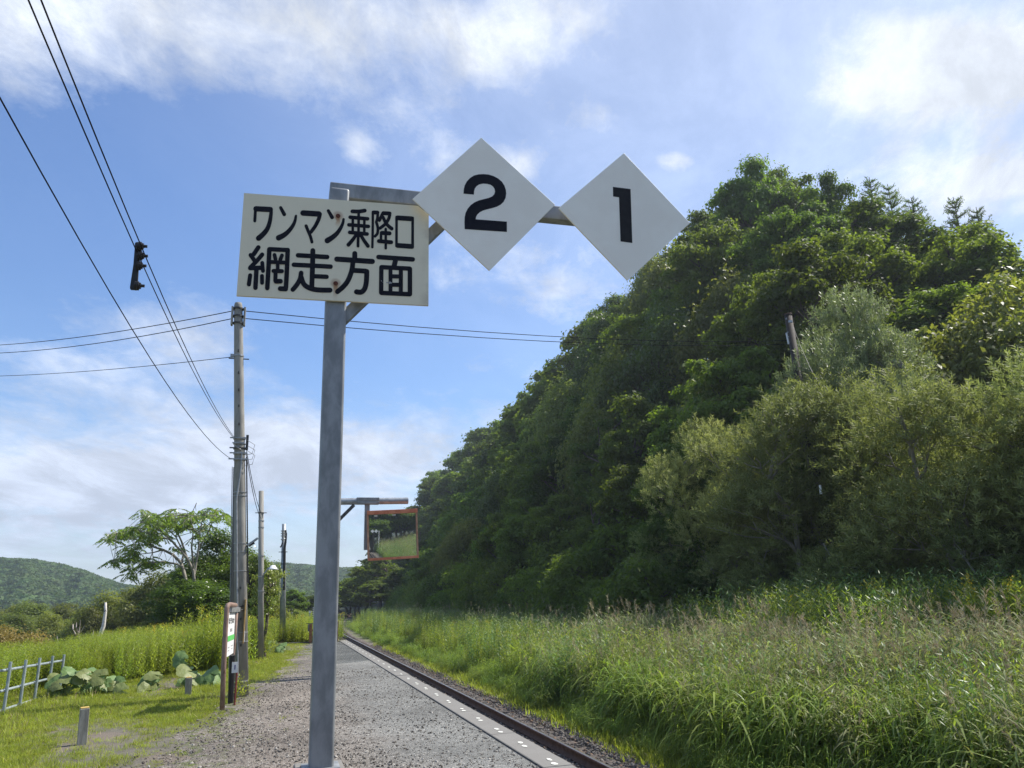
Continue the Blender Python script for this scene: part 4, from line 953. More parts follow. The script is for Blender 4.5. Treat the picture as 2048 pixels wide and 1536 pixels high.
# ------------------------------------------------------------------ the boarding sign on its post
def stroke_poly(pts, w):
    """outline of a round-ended stroke; pts 2d, w width or list (tapering)"""
    P = [np.array(p, float) for p in pts]
    if not hasattr(w, '__len__'): w = [w, w]
    # arc length parameter
    if len(P) > 2:  # smooth
        Q = []
        for i in range(len(P)-1):
            p0 = P[max(i-1, 0)]; p1 = P[i]; p2 = P[i+1]; p3 = P[min(i+2, len(P)-1)]
            for k in range(4):
                t = k/4; Q.append(.5*((2*p1)+(-p0+p2)*t+(2*p0-5*p1+4*p2-p3)*t*t+(-p0+3*p1-3*p2+p3)*t**3))
        Q.append(P[-1]); P = Q
    n = len(P); L_ = []; R_ = []
    for i, p in enumerate(P):
        t = P[min(i+1, n-1)]-P[max(i-1, 0)]; t = t/np.linalg.norm(t); nn = np.array([-t[1], t[0]]); h = (w[0]+(w[1]-w[0])*i/(n-1))/2
        L_.append(p+nn*h); R_.append(p-nn*h)
    def cap(c, frm, h):
        a0 = math.atan2(*(frm-c)[::-1]); return [c+h*np.array([math.cos(a0-math.pi*k/7), math.sin(a0-math.pi*k/7)]) for k in range(1, 7)]
    return L_+cap(P[-1], L_[-1], w[1]/2)+R_[::-1]+cap(P[0], R_[0], w[0]/2)
REG = {1: (464, 376), 2: (664, 376), 3: (464, 490), 4: (664, 490)}
GLYPHS = [
 ('character', [(1, [(467, 675), (482, 425)], 62), (1, [(490, 427), (785, 442)], 110), (1, [(803, 430), (798, 540), (772, 700), (722, 840), (640, 945), (545, 1030)], [66, 112])]),
 ('character', [(1, [(997, 405), (1070, 540)], [66, 78]), (1, [(1310, 572), (1288, 680), (1235, 790), (1150, 895), (1060, 968), (955, 1022)], [50, 116])]),
 ('character', [(1, [(1455, 513), (1780, 533)], 114), (1, [(1800, 535), (1775, 640), (1705, 780), (1615, 905)], [84, 72]), (1, [(1517, 778), (1560, 885), (1608, 1000), (1637, 1108)], [66, 62])]),
 ('character', [(2, [(-75, 468), (2, 603)], [66, 78]), (2, [(237, 640), (215, 740), (160, 850), (92, 940), (0, 1018), (-95, 1078)], [50, 116])]),
 ('character', [(2, [(418, 480), (550, 482), (670, 464)], 80), (2, [(546, 480), (543, 1000)], 56), (2, [(372, 600), (728, 633)], 76), (2, [(345, 755), (745, 788)], 74), (2, [(362, 910), (718, 944)], 76),
   (2, [(426, 610), (424, 920)], 54), (2, [(662, 640), (660, 940)], 54), (2, [(535, 960), (532, 1192)], 60), (2, [(492, 960), (430, 1055), (335, 1165)], [66, 80]), (2, [(585, 960), (650, 1070), (735, 1190)], [66, 76])]),
 ('character', [(2, [(836, 490), (834, 850), (826, 1212)], 52), (2, [(850, 502), (930, 505)], 82), (2, [(938, 500), (930, 620), (905, 700)], 58), (2, [(905, 700), (938, 810), (930, 930), (880, 990)], 58),
   (2, [(1040, 520), (970, 665)], 66), (2, [(1050, 518), (1170, 524)], 82), (2, [(1186, 520), (1165, 620), (1100, 730), (985, 825)], [66, 66]), (2, [(1045, 600), (1100, 715), (1165, 790), (1222, 835)], [64, 76]),
   (2, [(1025, 922), (1178, 932)], 84), (2, [(1100, 842), (1100, 1236)], 54), (2, [(1004, 915), (1002, 1070)], 54), (2, [(958, 1090), (1212, 1114)], 80)]),
 ('character', [(2, [(1322, 595), (1320, 1190)], 54), (2, [(1652, 615), (1650, 1215)], 56), (2, [(1345, 613), (1630, 632)], 100), (2, [(1345, 1178), (1630, 1198)], 100)]),
 ('character', [(3, [(540, 50), (445, 190)], 92), (3, [(382, 208), (430, 275), (478, 350)], 88), (3, [(618, 198), (510, 325), (375, 462)], 88), (3, [(620, 368), (634, 532)], 82), (3, [(372, 475), (610, 468)], 92), (3, [(502, 480), (480, 876)], 94), (3, [(372, 624), (346, 808)], 86), (3, [(614, 636), (616, 776)], 82),
   (3, [(765, 90), (745, 500), (722, 884)], 94), (3, [(765, 88), (1140, 106)], 90), (3, [(1140, 106), (1125, 500), (1104, 880)], 94), (3, [(1098, 902), (988, 896)], 100), (3, [(870, 206), (890, 290)], 78), (3, [(1024, 216), (990, 300)], 78), (3, [(800, 350), (1100, 364)], 80), (3, [(936, 400), (936, 530)], 74), (3, [(850, 535), (1022, 540)], 84), (3, [(892, 560), (888, 735)], 84), (3, [(900, 748), (994, 746)], 96)]),
 ('character', [(3, [(1655, 116), (1650, 400), (1634, 860)], 102), (3, [(1352, 212), (1948, 247)], 94), (3, [(1266, 405), (2020, 444)], 92), (3, [(1680, 640), (1938, 652)], 90), (3, [(1416, 574), (1392, 700), (1325, 820), (1246, 914)], 96), (3, [(1416, 660), (1470, 800), (1580, 880), (1750, 920), (2008, 926)], 102)]),
 ('character', [(4, [(466, 176), (464, 310)], 104), (4, [(98, 290), (826, 338)], 106), (4, [(426, 340), (410, 500), (335, 715), (235, 850), (112, 956)], 102), (4, [(440, 520), (690, 536)], 100), (4, [(712, 545), (704, 740), (672, 890), (600, 965), (502, 960)], 104)]),
 ('character', [(4, [(952, 248), (1652, 295)], 96), (4, [(1304, 300), (1272, 430)], 104), (4, [(1010, 458), (1006, 975)], 90), (4, [(1015, 455), (1590, 485)], 90), (4, [(1595, 490), (1595, 1008)], 92), (4, [(1012, 982), (1592, 1010)], 92), (4, [(1197, 480), (1197, 975)], 80), (4, [(1410, 490), (1408, 985)], 84), (4, [(1200, 643), (1410, 648)], 84), (4, [(1200, 815), (1410, 820)], 84)]),
]
def glyph_objs(glyphs, conv, Yf, parent, mat, base):
    for name, strokes in glyphs:
        mb = MB(); 
        for i, (rg_, pts, w) in enumerate(strokes):
            poly = stroke_poly(pts, w); P3 = [conv(rg_, p)-base for p in poly]
            yo = -.0025-.00025*i
            mb.prism([(p[0], p[1]+yo, p[2]) for p in P3], .0016)
        mb.build(name, mat, parent)
PB = atY(643, 1540, 8.35)
post = empty('boarding_sign', (.53, 8.36, 0), 'tall galvanised post with an arm carrying the cream board and two white diamonds', 'sign post')
B0 = np.array([.53, 8.36, 0])
# post: rounded steel column
bot = atY(644, 1530, 8.3); topc = atY(672, 600, 8.3)
def slanted_box(mb, x0b, x1b, x0t, x1t, y0, y1, z0, z1):
    mb.add([(x0b, y0, z0), (x1b, y0, z0), (x1b, y1, z0), (x0b, y1, z0), (x0t, y0, z1), (x1t, y0, z1), (x1t, y1, z1), (x0t, y1, z1)], [(3, 2, 1, 0), (4, 5, 6, 7), (0, 1, 5, 4), (1, 2, 6, 5), (2, 3, 7, 6), (3, 0, 4, 7)])
mb = MB(); slanted_box(mb, -.135, .098, -.14, .088, -.115, .11, -.2, 6.22); pst = mb.build('post', M['galv'], post, bevel=.035, seg=5)
for p_ in pst.data.polygons: p_.use_smooth = True
# concrete footing
MB().box(-.26, .20, -.14, .30, -.2, .025).build('footing', M['slab'], post, bevel=.01)
MB().box(-.20, .155, -.165, .16, .02, .04).build('base_plate', M['galv'], post, bevel=.004)
# arm (rectangular section) from post top to past the 2nd diamond
A0 = atY(660, 384, 8.30)-B0; A1 = atY(1250, 436, 8.30)-B0
def bar(mb, p, q, w, h):
    p = Vector(p); q = Vector(q); d = (q-p).normalized(); s_ = Vector((0, 1, 0)); u = d.cross(s_).normalized(); s_ = u.cross(d)
    V = [tuple(c+s_*a*w/2+u*b_*h/2) for c in (p, q) for a, b_ in ((-1, -1), (1, -1), (1, 1), (-1, 1))]
    mb.add(V, [(0, 1, 2, 3), (7, 6, 5, 4), (0, 4, 5, 1), (1, 5, 6, 2), (2, 6, 7, 3), (3, 7, 4, 0)])
mb = MB(); bar(mb, (A0[0]-.0, -.0, 6.205), (3.85, -.0, 6.262), .15, .19); mb.build('arm', M['galv'], post, bevel=.012)
mb = MB(); bar(mb, (.05, .0, 4.62), (1.40, 0, 6.17), .12, .13); mb.build('brace', M['galv'], post, bevel=.01)
# board
YB = 8.2
bc_ = [atY(488, 386, YB), atY(836, 411.5, YB), atY(857.5, 430, YB), atY(857, 611, YB), atY(473, 591, YB)]
mb = MB(); mb.prism([p-B0 for p in bc_], .03); mb.build('board', M['board'], post)
glyph_objs(GLYPHS, lambda rg_, p: atY(REG[rg_][0]+p[0]/10.24, REG[rg_][1]+p[1]/10.24, YB), YB, post, M['ink'], B0)
for S in (S1, S2):
    mb = MB(); P = S-B0; mb.tube([(P[0], P[1]-.012, P[2]), (P[0], P[1]-.001, P[2])], [.020, .027], 10); mb.build('screw', M['screw'], post)
mb = MB(); n = 12; cs = [(1010, 738, 9, 14), (1045, 768, 12, 6), (1130, 775, 26, 14), (1185, 775, 20, 26), (1215, 782, 9, 20)]
for x, y, a_, b_ in cs:
    P = [atY(664+(x+a_*math.cos(6.283*k/n)*rnd.uniform(.6, 1.2))/10.24, 490+(y+b_*math.sin(6.283*k/n)*rnd.uniform(.6, 1.2))/10.24, YB)-B0+np.array([0, -.0062, 0]) for k in range(n)]
    mb.add(P, [tuple(range(n))])
mb.build('scratch', M['grey_print'], post)
# diamonds
YD = 8.10
D2 = [(962.6, 275.1), (1110.4, 409.2), (979, 541), (825, 397.7)]; D1 = [(1248, 306), (1380, 446), (1255.5, 560.6), (1117.3, 416)]
two = [(138, 345), (141, 300), (150, 262), (172, 220), (205, 185), (245, 160), (290, 148), (340, 145), (395, 150), (445, 165), (492, 190), (530, 222), (556, 262), (571, 305), (575, 345), (568, 390), (548, 430), (518, 458), (480, 478), (435, 492), (385, 504), (340, 517), (305, 535), (280, 558), (266, 584), (262, 608), (582, 632), (582, 737), (150, 708), (148, 640), (150, 585), (160, 540), (180, 500), (212, 462), (250, 435), (295, 415), (345, 402), (395, 390), (430, 375), (452, 352), (461, 325), (456, 296), (440, 272), (415, 254), (380, 245), (340, 242), (300, 250), (272, 268), (254, 293), (246, 322), (245, 355)]
one = [(1668, 276), (1848, 298), (1866, 850), (1746, 834), (1730, 382), (1670, 374)]
for D, dig, lab in ((D2, two, 'white diamond plate bearing a black 2'), (D1, one, 'white diamond plate bearing a black 1')):
    mb = MB(); mb.prism([atY(x, y, YD)-B0 for x, y in D], .022); o = mb.build('diamond_plate', M['diamond'], post, bevel=.003); o['label'] = lab
    mb = MB(); mb.prism([atY(900+x/5.12, 320+y/5.12, YD)-B0 for x, y in dig], .002, -.003); mb.build('numeral', M['ink'] if dig is two else M['ink1'], o)
    cx = sum(atY(x, y, YD)[0] for x, y in D)/4-B0[0]; cz = sum(atY(x, y, YD)[2] for x, y in D)/4
    MB().box(cx-.05, cx+.05, -.236, -.075, cz-.1, cz+.12).build('bracket', M['galv'], post)

# ------------------------------------------------------------------ mirror on its mast
Cm = atY(785.5, 1069, 17.8)
mast = empty('platform_mirror', (1.42, 17.95, 0), 'orange framed square safety mirror hanging from a pipe arm over the platform', 'mirror')
BM = np.array([1.42, 17.95, 0])
mb = MB(); q0 = atY(650, 1310, 17.95)-BM; q1 = atY(659, 1003, 17.95)-BM; mb.tube([(q0[0], 0, -.1), (q1[0], 0, 3.85)], .085, 16); mb.build('mast', M['galv2'], mast, smooth=False)
pl, pr_ = atY(660, 1003.3, 17.95)-BM, atY(816, 1001.5, 17.95)-BM
mb = MB(); mb.tube([pl, pr_], [.077, .077], 20); mb.build('pipe_arm', M['galv2'], mast)
c0, c1 = atY(713, 1003, 17.95)-BM, atY(758, 1002, 17.95)-BM
mb = MB(); mb.box(c0[0], c1[0], -.09, .09, (c0[2])-.066, c0[2]+.0-.008); mb.box(c0[0], c1[0], -.088, .088, c0[2]+.012, c0[2]+.086); mb.build('clamp', M['galv'], mast, bevel=.01)
mb = MB(); bar(mb, atY(668, 1050, 17.95)-BM, atY(708, 1010, 17.95)-BM, .075, .075); mb.build('brace', M['iron'], mast)
h0, h1 = atY(734.5, 1008, 17.95)-BM, atY(734, 1100, 17.95)-BM
mb = MB(); mb.box(h0[0]-.057, h0[0]+.057, -.03, .03, h1[2], h0[2]); mb.build('hanger', M['galv'], mast, bevel=.004)
d0 = ray(708, 1064); nrm_m = np.array([0, -1., 0])-d0; nrm_m /= np.linalg.norm(nrm_m)
vy = -nrm_m; vx = np.cross(vy, [0, 0, 1.]); vx /= np.linalg.norm(vx); vz = np.cross(vx, vy)
rl = -.042; vx2 = vx*math.cos(rl)-vz*math.sin(rl); vz2 = vx*math.sin(rl)+vz*math.cos(rl)
MM = Matrix([[vx2[i], vy[i], vz2[i], (Cm-BM)[i]] for i in range(3)]+[[0, 0, 0, 1]])
w2, h2 = .566, .553
glass = MB().box(-w2+.035, w2-.035, -.005, .012, -h2+.05, h2-.07, MM).build('mirror_glass', M['mirror'], mast)
MB().box(-w2-.005, w2+.005, -.085, .03, h2-.085, h2, MM).build('frame_top', M['orange'], mast, bevel=.004)
MB().box(-w2, w2, -.05, .03, -h2-.0, -h2+.055, MM).build('frame_bottom', M['orange'], mast, bevel=.003)
MB().box(-w2-.01, -w2+.03, -.07, .03, -h2+.058, h2-.09, MM).build('frame_side', M['paleorange'], mast)
MB().box(w2-.03, w2+.0, -.07, .03, -h2+.058, h2-.09, MM).build('frame_side', M['paleorange'], mast)
MB().box(-w2, w2, .035, .10, -h2+.02, h2-.03, MM).build('back_box', M['orange'], mast)
for cxm in (-.37, .04):
    MB().box(cxm-.035, cxm+.035, -.02, -.006, h2-.13, h2-.10, MM).build('clip', M['white'], mast)
MB().box(-.445-.03, -.445+.03, .06, .14, -.2, .5, MM).build('mounting_bar', M['iron'], mast)

# sign that shows in the mirror, far behind the photographer
bs = empty('distant_sign', (6.4, -118, -1), 'small two-diamond sign on a thin post across the track, seen only in the mirror', 'sign post')
MB().tube([(0, 0, 0), (0, 0, 4.2)], .05, 8).build('post', M['white'], bs)
MB().box(-1.6, 0, -.03, .03, 4.1, 4.18).build('arm', M['white'], bs)
for cx in (-.55, -1.25):
    MB().add([(cx, .05, 3.8), (cx+.34, .05, 4.14), (cx, .05, 4.48), (cx-.34, .05, 4.14), (cx, .08, 3.8), (cx+.34, .08, 4.14), (cx, .08, 4.48), (cx-.34, .08, 4.14)], [(0, 1, 2, 3), (7, 6, 5, 4), (0, 4, 5, 1), (1, 5, 6, 2), (2, 6, 7, 3), (3, 7, 4, 0)]).build('diamond_plate', M['white'], bs)

# ------------------------------------------------------------------ poles at the left
def ring(mb, p, r_, h, n=16): mb.tube([(p[0], p[1], p[2]-h/2), (p[0], p[1], p[2]+h/2)], r_, n)
YP = 15.1
b1 = atY(484, 1393, YP); t1 = atY(476.5, 604, YP); up1 = empty('utility_pole', (b1[0], b1[1], 0), 'tall grey concrete pole with a clamp collar at its top, beside the station sign', 'utility pole')
BP = np.array([b1[0], b1[1], 0]); bb = b1-BP; tt = t1-BP; bb[2] = -.1
def on1(z): return bb+(tt-bb)*((z-bb[2])/(tt[2]-bb[2]))
mb = MB(); mb.tube([bb, on1(3), on1(6), on1(7.2), on1(7.26), on1(7.275)], [.118, .103, .088, .078, .065, .03], 24); mb.build('pole', M['concrete_pole'], up1, smooth=True)
zc = [atY(476, y, YP)[2] for y in (618, 633, 647)]
mb = MB()
for z in zc: p = on1(z); ring(mb, p, .105, .03)
mb.build('clamp_band', M['iron'], up1)
p = on1((zc[0]+zc[2])/2); mb = MB()
for s_ in (-1, 1):
    mb.box(p[0]+s_*.115-.018, p[0]+s_*.115+.018, -.07+p[1], .07+p[1], zc[2]-.04, zc[0]+.03)
mb.build('clamp_plate', M['concrete_pole'], up1, bevel=.004)
z = atY(476, 712, YP)[2]; p = on1(z); mb = MB(); ring(mb, p, .098, .03); mb.box(p[0]-.15, p[0]-.09, p[1]-.03, p[1]+.03, z-.03, z+.03); mb.build('wire_clamp', M['band'], up1)
z = atY(476, 718, YP)[2]; p = on1(z); MB().cyl((p[0]-.18, p[1]-.02, z), (p[0]+.19, p[1]-.02, z), .012, n=8).build('step_bolt', M['iron'], up1)
for y in (704, 748, 782, 814, 850, 1176, 1238, 1290):
    z = atY(476, y, YP)[2]; p = on1(z); MB().box(p[0]-.012, p[0]+.012, p[1]-.125, p[1]-.07, z-.02, z+.02).build('bolt_head', M['iron'], up1)
# upper cable brackets (y 870-925)
for y0, w_ in ((878, .16), (888, .12), (898, .17), (908, .17), (920, .19)):
    z = atY(476, y0, YP)[2]; p = on1(z); mb = MB(); ring(mb, p, .112, .014, 14); mb.box(p[0]-w_, p[0]+w_*.8, p[1]-.13, p[1]-.115, z-.012, z+.012); mb.build('cable_bracket', M['band'] if y0 != 898 else M['iron'], up1)
mb = MB(); z = atY(490, 885, YP)[2]; p = on1(z); mb.box(p[0]+.115, p[0]+.16, -.04, .04, z-.14, z+.14); mb.build('terminal_box', M['iron'], up1)
mb = MB()
for k in range(3): q0 = on1(z-.1*k); mb.tube([q0+np.array([.12, -.03, .05]), q0+np.array([.28, -.06, -.05]), q0+np.array([.24, -.05, -.22]), q0+np.array([.12, -.03, -.24])], .006, 5)
for k in range(2): q0 = on1(z-.15); mb.tube([q0+np.array([-.12, -.1, .12-.1*k]), q0+np.array([-.02, -.14, .02]), q0+np.array([.08, -.12, .12-.15*k])], .007, 5)
mb.build('cable_loop', M['band'], up1)
z0, z1 = .02, atY(476, 905, YP)[2]
mb = MB(); mb.tube([on1(z)+np.array([-.052, -.118, 0]) for z in (z0, 1.2, 2.4, 3.4)]+[on1(3.9)+np.array([0.02, -.12, 0]), on1(z1)+np.array([.05, -.11, 0])], .015, 8); mb.build('conduit', M['band'], up1)
mb = MB(); mb.tube([on1(z)+np.array([.125, -.03, 0]) for z in (1.9, 2.6, 3.4, 4.2)], .014, 6); mb.build('cable', M['black'], up1)
for y in (985, 992, 1087, 1104, 1142, 1265, 1283, 1362, 1372):
    z = atY(476, y, YP)[2]; p = on1(z); mb = MB(); ring(mb, p, .112+.012*(3.5-z)/3, .012, 18); mb.build('steel_band', M['band'], up1)
# narrow wooden display board strapped to the right of the pole
pA = atY(491.5, 1199, YP-.1)-BP; pB = atY(491.5, 1286, YP-.1)-BP
MB().box(pA[0]-.008, pA[0]+.012, -.22, .14, pB[2], pA[2]).build('notice_board', M['yellowwood'], up1)
mb = MB(); mb.box(pA[0]+.013, pA[0]+.018, -.2, .12, pB[2]+.02, pB[2]+.2); mb.build('notice_sheet', M['white'], up1)
# floodlight
fa = atY(491, 1092, YP)-BP; fb = atY(516, 1076, YP)-BP
fl = empty('floodlight', tuple(fa+BP), 'slim tilted grey floodlight strapped to the right side of the tall concrete pole', 'lamp'); BF = fa+BP
mb = MB(); bar(mb, atY(495, 1091, YP)-BF, fb+BP-BF, .12, .035); mb.build('housing', M['galv2'], fl, bevel=.006)
mb = MB(); bar(mb, atY(498, 1092, YP)-BF, atY(509, 1085.5, YP)-BF, .10, .03); mb.build('lens', M['black'], fl)
mb = MB(); mb.tube([(-.03, 0, -.12), (0, 0, -.02), tuple(atY(496, 1091, YP)-BF)], .018, 8); mb.build('bracket', M['iron'], fl)
# companion pole, its shade put into a darker grey
c1b = atY(469, 1385, YP+.1); c1t = atY(474.5, 935, YP+.28)
cp = empty('utility_pole', (c1b[0], c1b[1], 0), 'shorter pole in shade-darkened grey against the left side of the tall concrete pole', 'utility pole')
mb = MB(); mb.tube([(0, .12, -.1), (c1t[0]-c1b[0], .15, c1t[2])], [.095, .07], 20); mb.build('pole', M['dark_pole'], cp, smooth=True)
mb = MB(); mb.tube([(-.105, .1, .1), (c1t[0]-c1b[0]-.085, .1, c1t[2])], .008, 6); mb.build('ground_wire', M['band'], cp)

# second and third poles
def pole2(name, top, botm, Y, r0, r1, label, mat, extra):
    b_ = atY(*botm, Y); t_ = atY(*top, Y); e = empty(name, (b_[0], b_[1], 0), label, 'utility pole'); Bq = np.array([b_[0], b_[1], 0])
    mb = MB(); mb.tube([(0, 0, -.1), t_-Bq], [r0, r1], 20); mb.build('pole', mat, e, smooth=True); extra(e, Bq, t_-Bq); return e
def ex2(e, Bq, tp):
    for y in (1026, 1042, 1055, 1112, 1153, 1182):
        p = atY(522, y, 23.7)-Bq; f = p[2]/tp[2]; mb = MB(); ring(mb, (tp[0]*f, tp[1]*f, p[2]), .1-.02*f, .03, 14); mb.build('steel_band', M['band'] if y != 1026 else M['iron'], e)
    p = atY(522, 1026, 23.7)-Bq; MB().cyl((p[0]-.16, -.05, p[2]), (p[0]+.16, -.05, p[2]), .012, n=6).build('step_bolt', M['iron'], e)
pole2('utility_pole', (522.5, 982), (521.5, 1321), 23.7, .085, .07, 'bare concrete pole with a flat top, second along the platform', M['concrete_pole'], ex2)
la = atY(528, 1148, 23.6); lamp = empty('platform_lamp', tuple(la), 'white enamel lamp shade on a curved arm fixed to the second pole', 'lamp')
lt = lambda x, y, d=0: atY(x, y, 23.6+d)-la
MB().tube([lt(526, 1149), lt(532, 1143), lt(536, 1137), lt(541, 1134)], .02, 8).build('arm', M['galv2'], lamp)
s0 = lt(546, 1136.5); mb = MB(); mb.tube([s0+np.array([0, 0, .09]), s0+np.array([0, 0, .08]), s0+np.array([0, 0, .0]), s0+np.array([0, 0, -.035])], [.02, .06, .10, .17], 16); mb.build('lamp_shade', M['lampwhite'], lamp, smooth=True)
def ex3(e, Bq, tp):
    Y = 32.7
    for y in (1062, 1067, 1072, 1079, 1104, 1128, 1178, 1242):
        p = atY(566, y, Y)-Bq; f = p[2]/tp[2]; mb = MB(); ring(mb, (tp[0]*f, tp[1]*f, p[2]), .12 if y < 1080 else .105, .03, 12); mb.build('insulator' if y < 1080 else 'steel_band', M['ceramic'] if y < 1080 else M['iron'], e)
    p = atY(566, 1104, Y)-Bq; MB().cyl((p[0]-.17, -.04, p[2]), (p[0]+.17, -.04, p[2]), .015, n=6).build('step_bolt', M['iron'], e)
    mb = MB(); mb.tube([atY(x, y, Y-.15)-Bq for x, y in ((571, 1060), (573, 1068), (571, 1084), (569, 1096), (568, 1180))], [.03, .03, .05, .055, .055], 6); mb.build('cable', M['black'], e)
    mb = MB(); mb.tube([atY(x, y, Y-.15)-Bq for x, y in ((565, 1085), (563, 1091), (560.5, 1095))], .03, 6); mb.build('bracket', M['iron'], e)
pole2('utility_pole', (568, 1048), (565, 1285), 32.7, .13, .075, 'steel grey pole with insulators and a black cable, third along the platform', M['galv2'], ex3)
pole2('utility_pole', (559.5, 1150), (556.5, 1275), 44, .06, .05, 'thin pole just left of and behind the third pole', M['concrete_pole'], lambda *a: None)
pole2('utility_pole', (561.5, 1160), (560.0, 1270), 50, .06, .05, 'thinnest far pole between the two behind the third pole', M['concrete_pole'], lambda *a: None)

# leaning wooden pole in the willows
XR = 17.2; rb = atX(1674, 1190, XR); rt = atX(1576, 630, XR); e = empty('wooden_pole', (rb[0], rb[1], gz(rb[0], rb[1])), 'leaning dark tarred wooden pole rising out of the willows', 'utility pole'); BR = np.array([rb[0], rb[1], gz(rb[0], rb[1])])
rv = rt-BR; rv0 = rb-BR; lo = rv0+(rv0-rv)*.15
mb = MB(); mb.tube([lo, rv], [.17, .13], 14); mb.build('pole', M['wood_pole'], e, smooth=True)
mb = MB(); mb.tube([rv, rv+(rv-rv0)/np.linalg.norm(rv-rv0)*.03], [.155, .145], 14); mb.build('cap', M['rail'], e)
for y in (666, 675, 686):
    p = atX(1580+(y-666)*.17, y, XR-.0)-BR; d = (rv-rv0)/np.linalg.norm(rv-rv0); mb = MB(); mb.tube([p-d*.02, p+d*.02], .15, 12); mb.build('steel_band', M['band'], e)
pa, pb_ = atX(1574.5, 667, XR-.12)-BR, atX(1579, 688, XR-.12)-BR
mb = MB(); bar(mb, pb_, pa, .02, .13); mb.build('number_plate', M['white'], e)
p = atX(1573, 638, XR-.1)-BR; MB().tube([p, p+np.array([-.02, -.04, 0])], .035, 8).build('insulator', M['ceramic'], e)
p = atX(1580, 643, XR-.1)-BR; MB().box(p[0]-.07, p[0]+.07, p[1]-.05, p[1], p[2]-.05, p[2]+.03).build('fitting', M['galv2'], e)
gw = [atX(1587, 655, XR-.1), atX(1600, 690, XR-.4), atX(1621, 737, XR-1.0), atX(1640, 770, XR-1.4)]
tag(MB().tube(gw, .006, 5).build('guy_wire', M['iron']), 'slack guy wire running down from the leaning wooden pole', 'wire')
o = MB().tube([atX(1640, 970, 15.2), atX(1642, 988, 15.2)], .035, 8).build('marker_sleeve', M['white']); tag(o, 'short white sleeve visible among the willow branches below the leaning pole', 'marker')

# ------------------------------------------------------------------ wires
def wire_through(name, pix, X0, Y0, kx, label, r_=.0045, back=-16, grp='wires running overhead along the platform'):
    P = []
    for (x, y) in pix:
        d = ray(x, y); t = None  # intersect with vertical plane X = X0 - kx*(Y0-Y)
        # X = d0*s, Y = d1*s -> d0*s = X0-kx*Y0+kx*d1*s
        s_ = (X0-kx*Y0)/(d[0]-kx*d[1]); P.append(CAM+d*s_)
    ysam = np.array([p[1] for p in P]); zs = np.array([p[2] for p in P]); co = np.polyfit(ysam, zs, 2)
    if co[0] < 0: co = np.array([0, *np.polyfit(ysam, zs, 1)])
    Yt = np.linspace(ysam.max(), back, 40); pts = [(X0-kx*(Y0-y), y, float(np.polyval(co, y))) for y in Yt]
    # a support beyond the frame keeps the far side from climbing without end
    pts = [p for p in pts if p[2] < 12]
    return tag(MB().tube(pts, r_, 6).build(name, M['wire']), label, 'wire', grp), P
w1, P1 = wire_through('overhead_wire', [(466, 873), (400, 778), (340, 645), (275, 490), (170, 262), (48, 0)], -.93, YP, .02, 'overhead wire reaching the pole just left of its upper brackets, passing the insulator bar')
w2_, P2 = wire_through('overhead_wire', [(472, 880), (420, 790), (345, 640), (288, 520), (185, 245), (83, 0)], -.88, YP, .019, 'rightmost overhead wire of the three, touching the top of the insulator bar')
w3, P3 = wire_through('overhead_wire', [(462, 918), (380, 830), (300, 722), (245, 625), (120, 410), (0, 196)], -.94, YP, .035, 'lowest, leftmost of the overhead wires running along the platform')
def wire(name, P, label, sag=.1, r_=.009, grp=None):
    P = [np.array(p, float) for p in P]; pts = []
    for i in range(len(P)-1):
        for k in range(10):
            t = k/10; q_ = P[i]*(1-t)+P[i+1]*t; q_[2] -= sag*4*t*(1-t); pts.append(q_)
    pts.append(P[-1]); return tag(MB().tube(pts, r_, 5).build(name, M['wire']), label, 'wire', grp)
def far(px, py, Y): return atY(px, py, Y)
g4 = 'wires crossing from the tall pole'
wire('overhead_wire', [atY(465, 622, YP), far(0, 690, 24), far(-300, 712, 32)], 'upper of two wires leaving the pole top towards the left edge', .10, .009, g4)
wire('overhead_wire', [atY(465, 637, YP), far(0, 706, 24), far(-300, 735, 32)], 'lower of two wires leaving the pole top towards the left edge', .12, .009, g4)
wire('overhead_wire', [atY(463, 714, YP), far(0, 752, 24), far(-300, 768, 32)], 'single thin wire leaving the pole below its collar to the left', .06, .007, g4)
e1 = atX(1577, 681, XR); e2 = atX(1578, 688, XR)
wire('overhead_wire', [atY(489, 622, YP), e1], 'upper wire crossing the track from the tall pole to the leaning wooden pole', .25, .009, g4)
wire('overhead_wire', [atY(489, 637, YP), e2], 'lower wire crossing the track from the tall pole to the leaning wooden pole', .25, .009, g4)
wire('service_wire', [atY(493, 900, YP), atY(524, 1030, 23.6)], 'thin wire dropping from the tall pole to the second pole, right one of the pair', .15, .007)
wire('service_wire', [atY(492, 905, YP), atY(522, 1037, 23.6)], 'thin wire dropping from the tall pole to the second pole, left one of the pair', .18, .007)
# insulator bar on the overhead wires
YI = float(P1[3][1]); ib0 = atY(276, 484, YI); e = empty('insulator_bar', tuple(ib0), 'black upright bar with four insulators hanging on the overhead wires', 'insulator rack'); BI = ib0
I = lambda x, y, d=0: atY(220+x/2.744, 440+y/2.744, YI+d)-BI
mb = MB(); mb.prism([I(137, 124), I(146, 120), I(176, 124), I(180, 132), I(158, 240), I(150, 376), (I(144, 382)), I(112, 380), I(108, 372), I(128, 240)], .02); mb.build('backplate', M['black'], e, bevel=.003)
for (x, y) in ((165, 145), (168, 198), (160, 252), (150, 362)):
    mb = MB(); p, q_ = I(x-18, y, -.02), I(x+22, y-1, -.03); mb.tube([p, q_], .014, 8)
    for f in (.25, .55, .8): c = p+(q_-p)*f; mb.tube([c-np.array([.006, 0, 0]), c+np.array([.006, 0, 0])], .034 if f < .8 else .024, 10)
    mb.tube([q_, q_+np.array([.022, 0, 0])], .012, 8); mb.build('insulator', M['black'], e)

